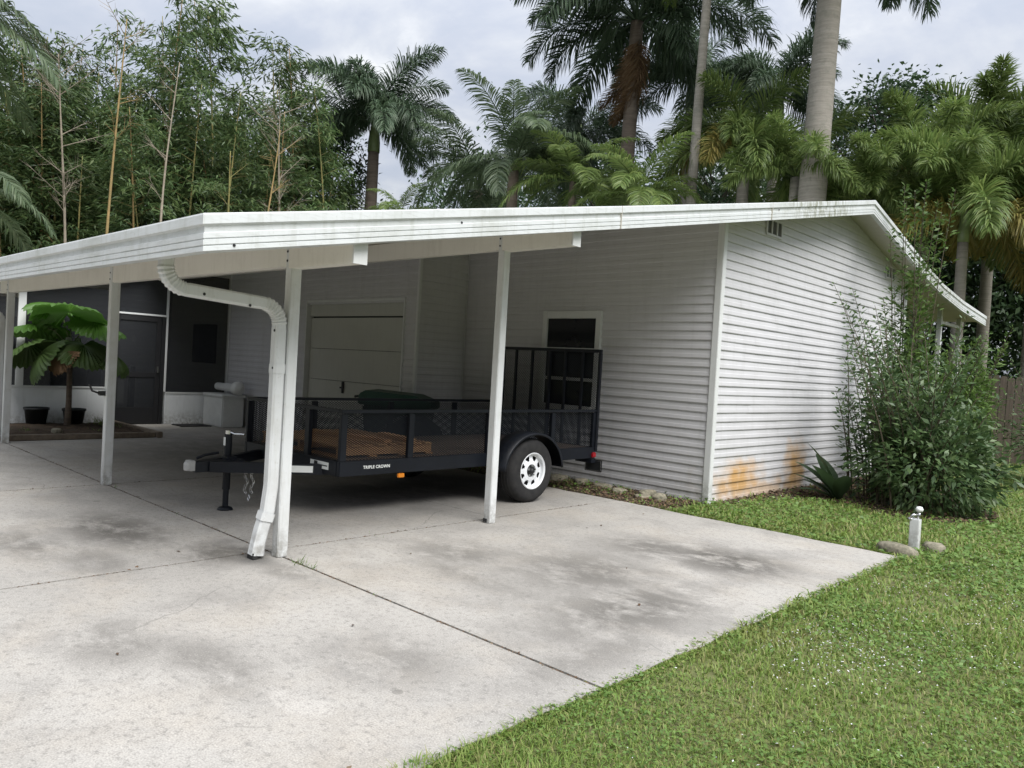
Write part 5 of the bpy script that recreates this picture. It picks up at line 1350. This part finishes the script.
def fringe(n, seed):
    r = np.random.default_rng(seed); n1 = int(n*.72)
    y = np.concatenate([1.0+6.8*r.random(n1)**1.5, SY1+.03+np.abs(r.normal(size=n-n1))*.03]); x = np.concatenate([SX1+.03-np.abs(r.normal(size=n1))*.035*(.5+.8*np.abs(np.sin(y[:n1]*3.1+2*np.sin(y[:n1]*1.3))))+.02*r.normal(size=n1), r.uniform(-4.7, SX1, n-n1)])
    az = np.where(r.random(n) < .6, math.pi, 0)+r.normal(size=n)*1.2; az[n1:] = -math.pi/2+r.normal(size=n-n1)
    C = np.stack([x, y, np.full(n, -.012)], 1); D = np.stack([np.cos(az), np.sin(az), .25+.7*r.random(n)], 1)
    d = np.hypot(x, y); L = (.018+.026*r.random(n))*np.clip(d/5, .9, 1.4)
    V, F = leaves(C, D, L, .006+.008*r.random(n), None, .25); return V, [F]
stuff('edge_grass', fringe(13000, 21), M['grass'])
stuff('grass', blades(330000, 1), M['grass'])
stuff('ground_cover', ground_leaves(210000, 2), M['weed'])
# weeds in the driveway joint, by the post and along the rocks
r = np.random.default_rng(12); Bs = []
def tuft(x, y, n, h, s):
    a = r.uniform(0, 6.28, n); C = np.stack([x+r.normal(size=n)*s, y+r.normal(size=n)*s*.4, np.full(n, -.02)], 1)
    D = np.stack([np.cos(a)*.8, np.sin(a)*.8, .5+r.random(n)], 1); Bs.append(leaves(C, D, h*(.5+.8*r.random(n)), .006))
for x, y, n, h in ((-5.0, 3.07, 26, .09), (-4.86, 3.07, 14, .07), (-4.1, 3.07, 8, .03), (-3.2, 3.07, 10, .03), (-2.9, 3.07, 8, .03), (-2.6, 3.07, 8, .025), (-6.3, 3.07, 10, .035), (-7.1, 3.07, 12, .04), (-7.6, 3.07, 10, .03), (-8.8, 3.07, 14, .05), (-5.47, 2.3, 8, .03), (-5.47, 4.1, 12, .04), (-5.47, 1.9, 10, .03), (-14.5, 5.0, 40, .12), (-14.9, 4.9, 50, .16), (-15.2, 5.05, 50, .2), (-14.2, 3.6, 30, .06), (-13.8, 4.6, 40, .06), (-14.6, 3.3, 40, .07)): tuft(x, y, n, h, .05 if x > -13 else .14)
V, F = merge([(a, [b_]) for a, b_ in Bs]); V = V+np.where(V[:, :1] < -13.3, np.array([[0, 0, .09]]), 0)
stuff('weeds', (V, F), M['weed'])
# debris lines packed into the joints
def litter(n, sampler, size, seed, ma, name):
    r = np.random.default_rng(seed); C = sampler(r, n); n = len(C); a = r.uniform(0, 6.28, n)
    D = np.stack([np.cos(a), np.sin(a), r.normal(size=n)*.2], 1); L = size*(.5+r.random(n))
    V, F = leaves(C, D, L, L*.5, np.array([0, 0, 1.])+r.normal(size=C.shape)*.4, .05); stuff(name, (V, [F]), ma)
def s_mulch(r, n):
    x = r.uniform(-4.79, -1.7, n); y = r.uniform(8.7, 15, n); k = in_poly(x, y, MULCH); x, y = x[k], y[k]; return np.stack([x, y, -.008+.02*r.random(len(x))], 1)
litter(9000, s_mulch, .05, 3, M['litter'], 'leaf_litter')
def s_strip(r, n): x = r.uniform(-9.2, -4.8, n); y = r.uniform(7.72, 8.62, n); return np.stack([x, y, -.005+.02*r.random(n)], 1)
litter(4500, s_strip, .035, 4, M['litter'], 'dry_leaf_scraps')
def s_petals(r, n):
    P = []
    for (cx, cy, sx, sy, k) in ((-1.66, 4.6, .22, .34, .24), (-1.40, 5.2, .30, .35, .14), (-1.2, 6.7, .45, .8, .35), (-1.0, 3.2, .4, .6, .08), (-1.4, 8.5, .6, 1.0, .12), (-4.4, 9.8, .15, .5, .05)):
        m_ = int(n*k); P.append(np.stack([cx+r.normal(size=m_)*sx, cy+r.normal(size=m_)*sy, .0+.012*r.random(m_)], 1))
    P = np.concatenate(P); return P[~in_slab(P[:, 0], P[:, 1])]
litter(1900, s_petals, .012, 5, M['petal'], 'fallen_petals')
# a few leaves and twigs on the concrete
def s_slab(r, n): x = r.uniform(-6, -2.3, n); y = r.uniform(1.4, 7.3, n); return np.stack([x, y, .004+.004*r.random(n)], 1)
litter(12, s_slab, .035, 6, M['litter'], 'stray_leaves')
def s_joint(r, n):
    m_ = n//2; x = r.uniform(-13, -2.25, m_); y = 3.07+r.normal(size=m_)*.005
    x2 = np.where(r.random(n-m_) < .5, -5.47, -9.02)+r.normal(size=n-m_)*.005; y2 = r.uniform(1.3, 7.2, n-m_)
    return np.stack([np.concatenate([x, x2]), np.concatenate([y, y2]), -.012+.012*r.random(n)], 1)
litter(3600, s_joint, .02, 8, M['litter'], 'joint_debris')

# ================================================================== SKY AND LIGHT
w = bpy.data.worlds.new('World'); SC.world = w; w.use_nodes = True; nt = w.node_tree
bg = nt.nodes['Background']
SUN_EL, SUN_AZ = R_(54), R_(102)      # azimuth clockwise from +Y
sky = nd(nt, 'ShaderNodeTexSky'); sky.sky_type = 'NISHITA'; sky.sun_disc = False; sky.sun_elevation = SUN_EL; sky.sun_rotation = SUN_AZ; sky.dust_density = 2.0; sky.air_density = 1.0
tc = nd(nt, 'ShaderNodeTexCoord'); d = tc.outputs['Generated']
sp = nd(nt, 'ShaderNodeSeparateXYZ'); nt.links.new(d, sp.inputs[0])
zz = mth(nt, 'MAXIMUM', sp.outputs['Z'], 0.0)
den = mth(nt, 'ADD', zz, .22)
cv = nd(nt, 'ShaderNodeCombineXYZ'); nt.links.new(mth(nt, 'DIVIDE', sp.outputs['X'], den), cv.inputs[0]); nt.links.new(mth(nt, 'DIVIDE', sp.outputs['Y'], den), cv.inputs[1])
n1 = noise(nt, cv.outputs[0], 1.7, 8, .58, .6); n2 = noise(nt, cv.outputs[0], 3.1, 6, .55, .3)
nn = mth(nt, 'ADD', mth(nt, 'MULTIPLY', n1, .7), mth(nt, 'MULTIPLY', n2, .3))
cl = ramp(nt, nn, [(.40, (.76, .83, .97)), (.47, (.84, .895, 1.02)), (.54, (.98, 1.02, 1.10)), (.62, (1.28, 1.30, 1.32))])
grad = mth(nt, 'ADD', .29, mth(nt, 'MULTIPLY', zz, .64))       # an overcast sky is brighter overhead
clg = nd(nt, 'ShaderNodeVectorMath', operation='SCALE'); nt.links.new(cl, clg.inputs[0]); nt.links.new(grad, clg.inputs['Scale'])
skys = nd(nt, 'ShaderNodeVectorMath', operation='SCALE'); nt.links.new(sky.outputs[0], skys.inputs[0]); skys.inputs['Scale'].default_value = .10
fin = mix(nt, .12, clg.outputs[0], skys.outputs[0])
nt.links.new(fin, bg.inputs['Color']); bg.inputs['Strength'].default_value = 1.0
sl = bpy.data.lights.new('sun', 'SUN'); sl.energy = 3.3; sl.angle = R_(42); sl.color = (1, .985, .96)
so = bpy.data.objects.new('sun', sl); COL.objects.link(so)
sd_ = Vector((math.sin(SUN_AZ)*math.cos(SUN_EL), math.cos(SUN_AZ)*math.cos(SUN_EL), math.sin(SUN_EL)))
so.rotation_euler = sd_.to_track_quat('Z', 'Y').to_euler(); so.location = (8, -6, 14)
SC.render.engine = 'CYCLES'
vs = SC.view_settings; vs.view_transform = 'Standard'; vs.look = 'None'; vs.exposure = .70; vs.gamma = 1.0; vs.use_curve_mapping = False
SC.cycles.max_bounces = 8; SC.cycles.transparent_max_bounces = 24; SC.cycles.diffuse_bounces = 4; SC.cycles.glossy_bounces = 3; SC.cycles.use_denoising = True
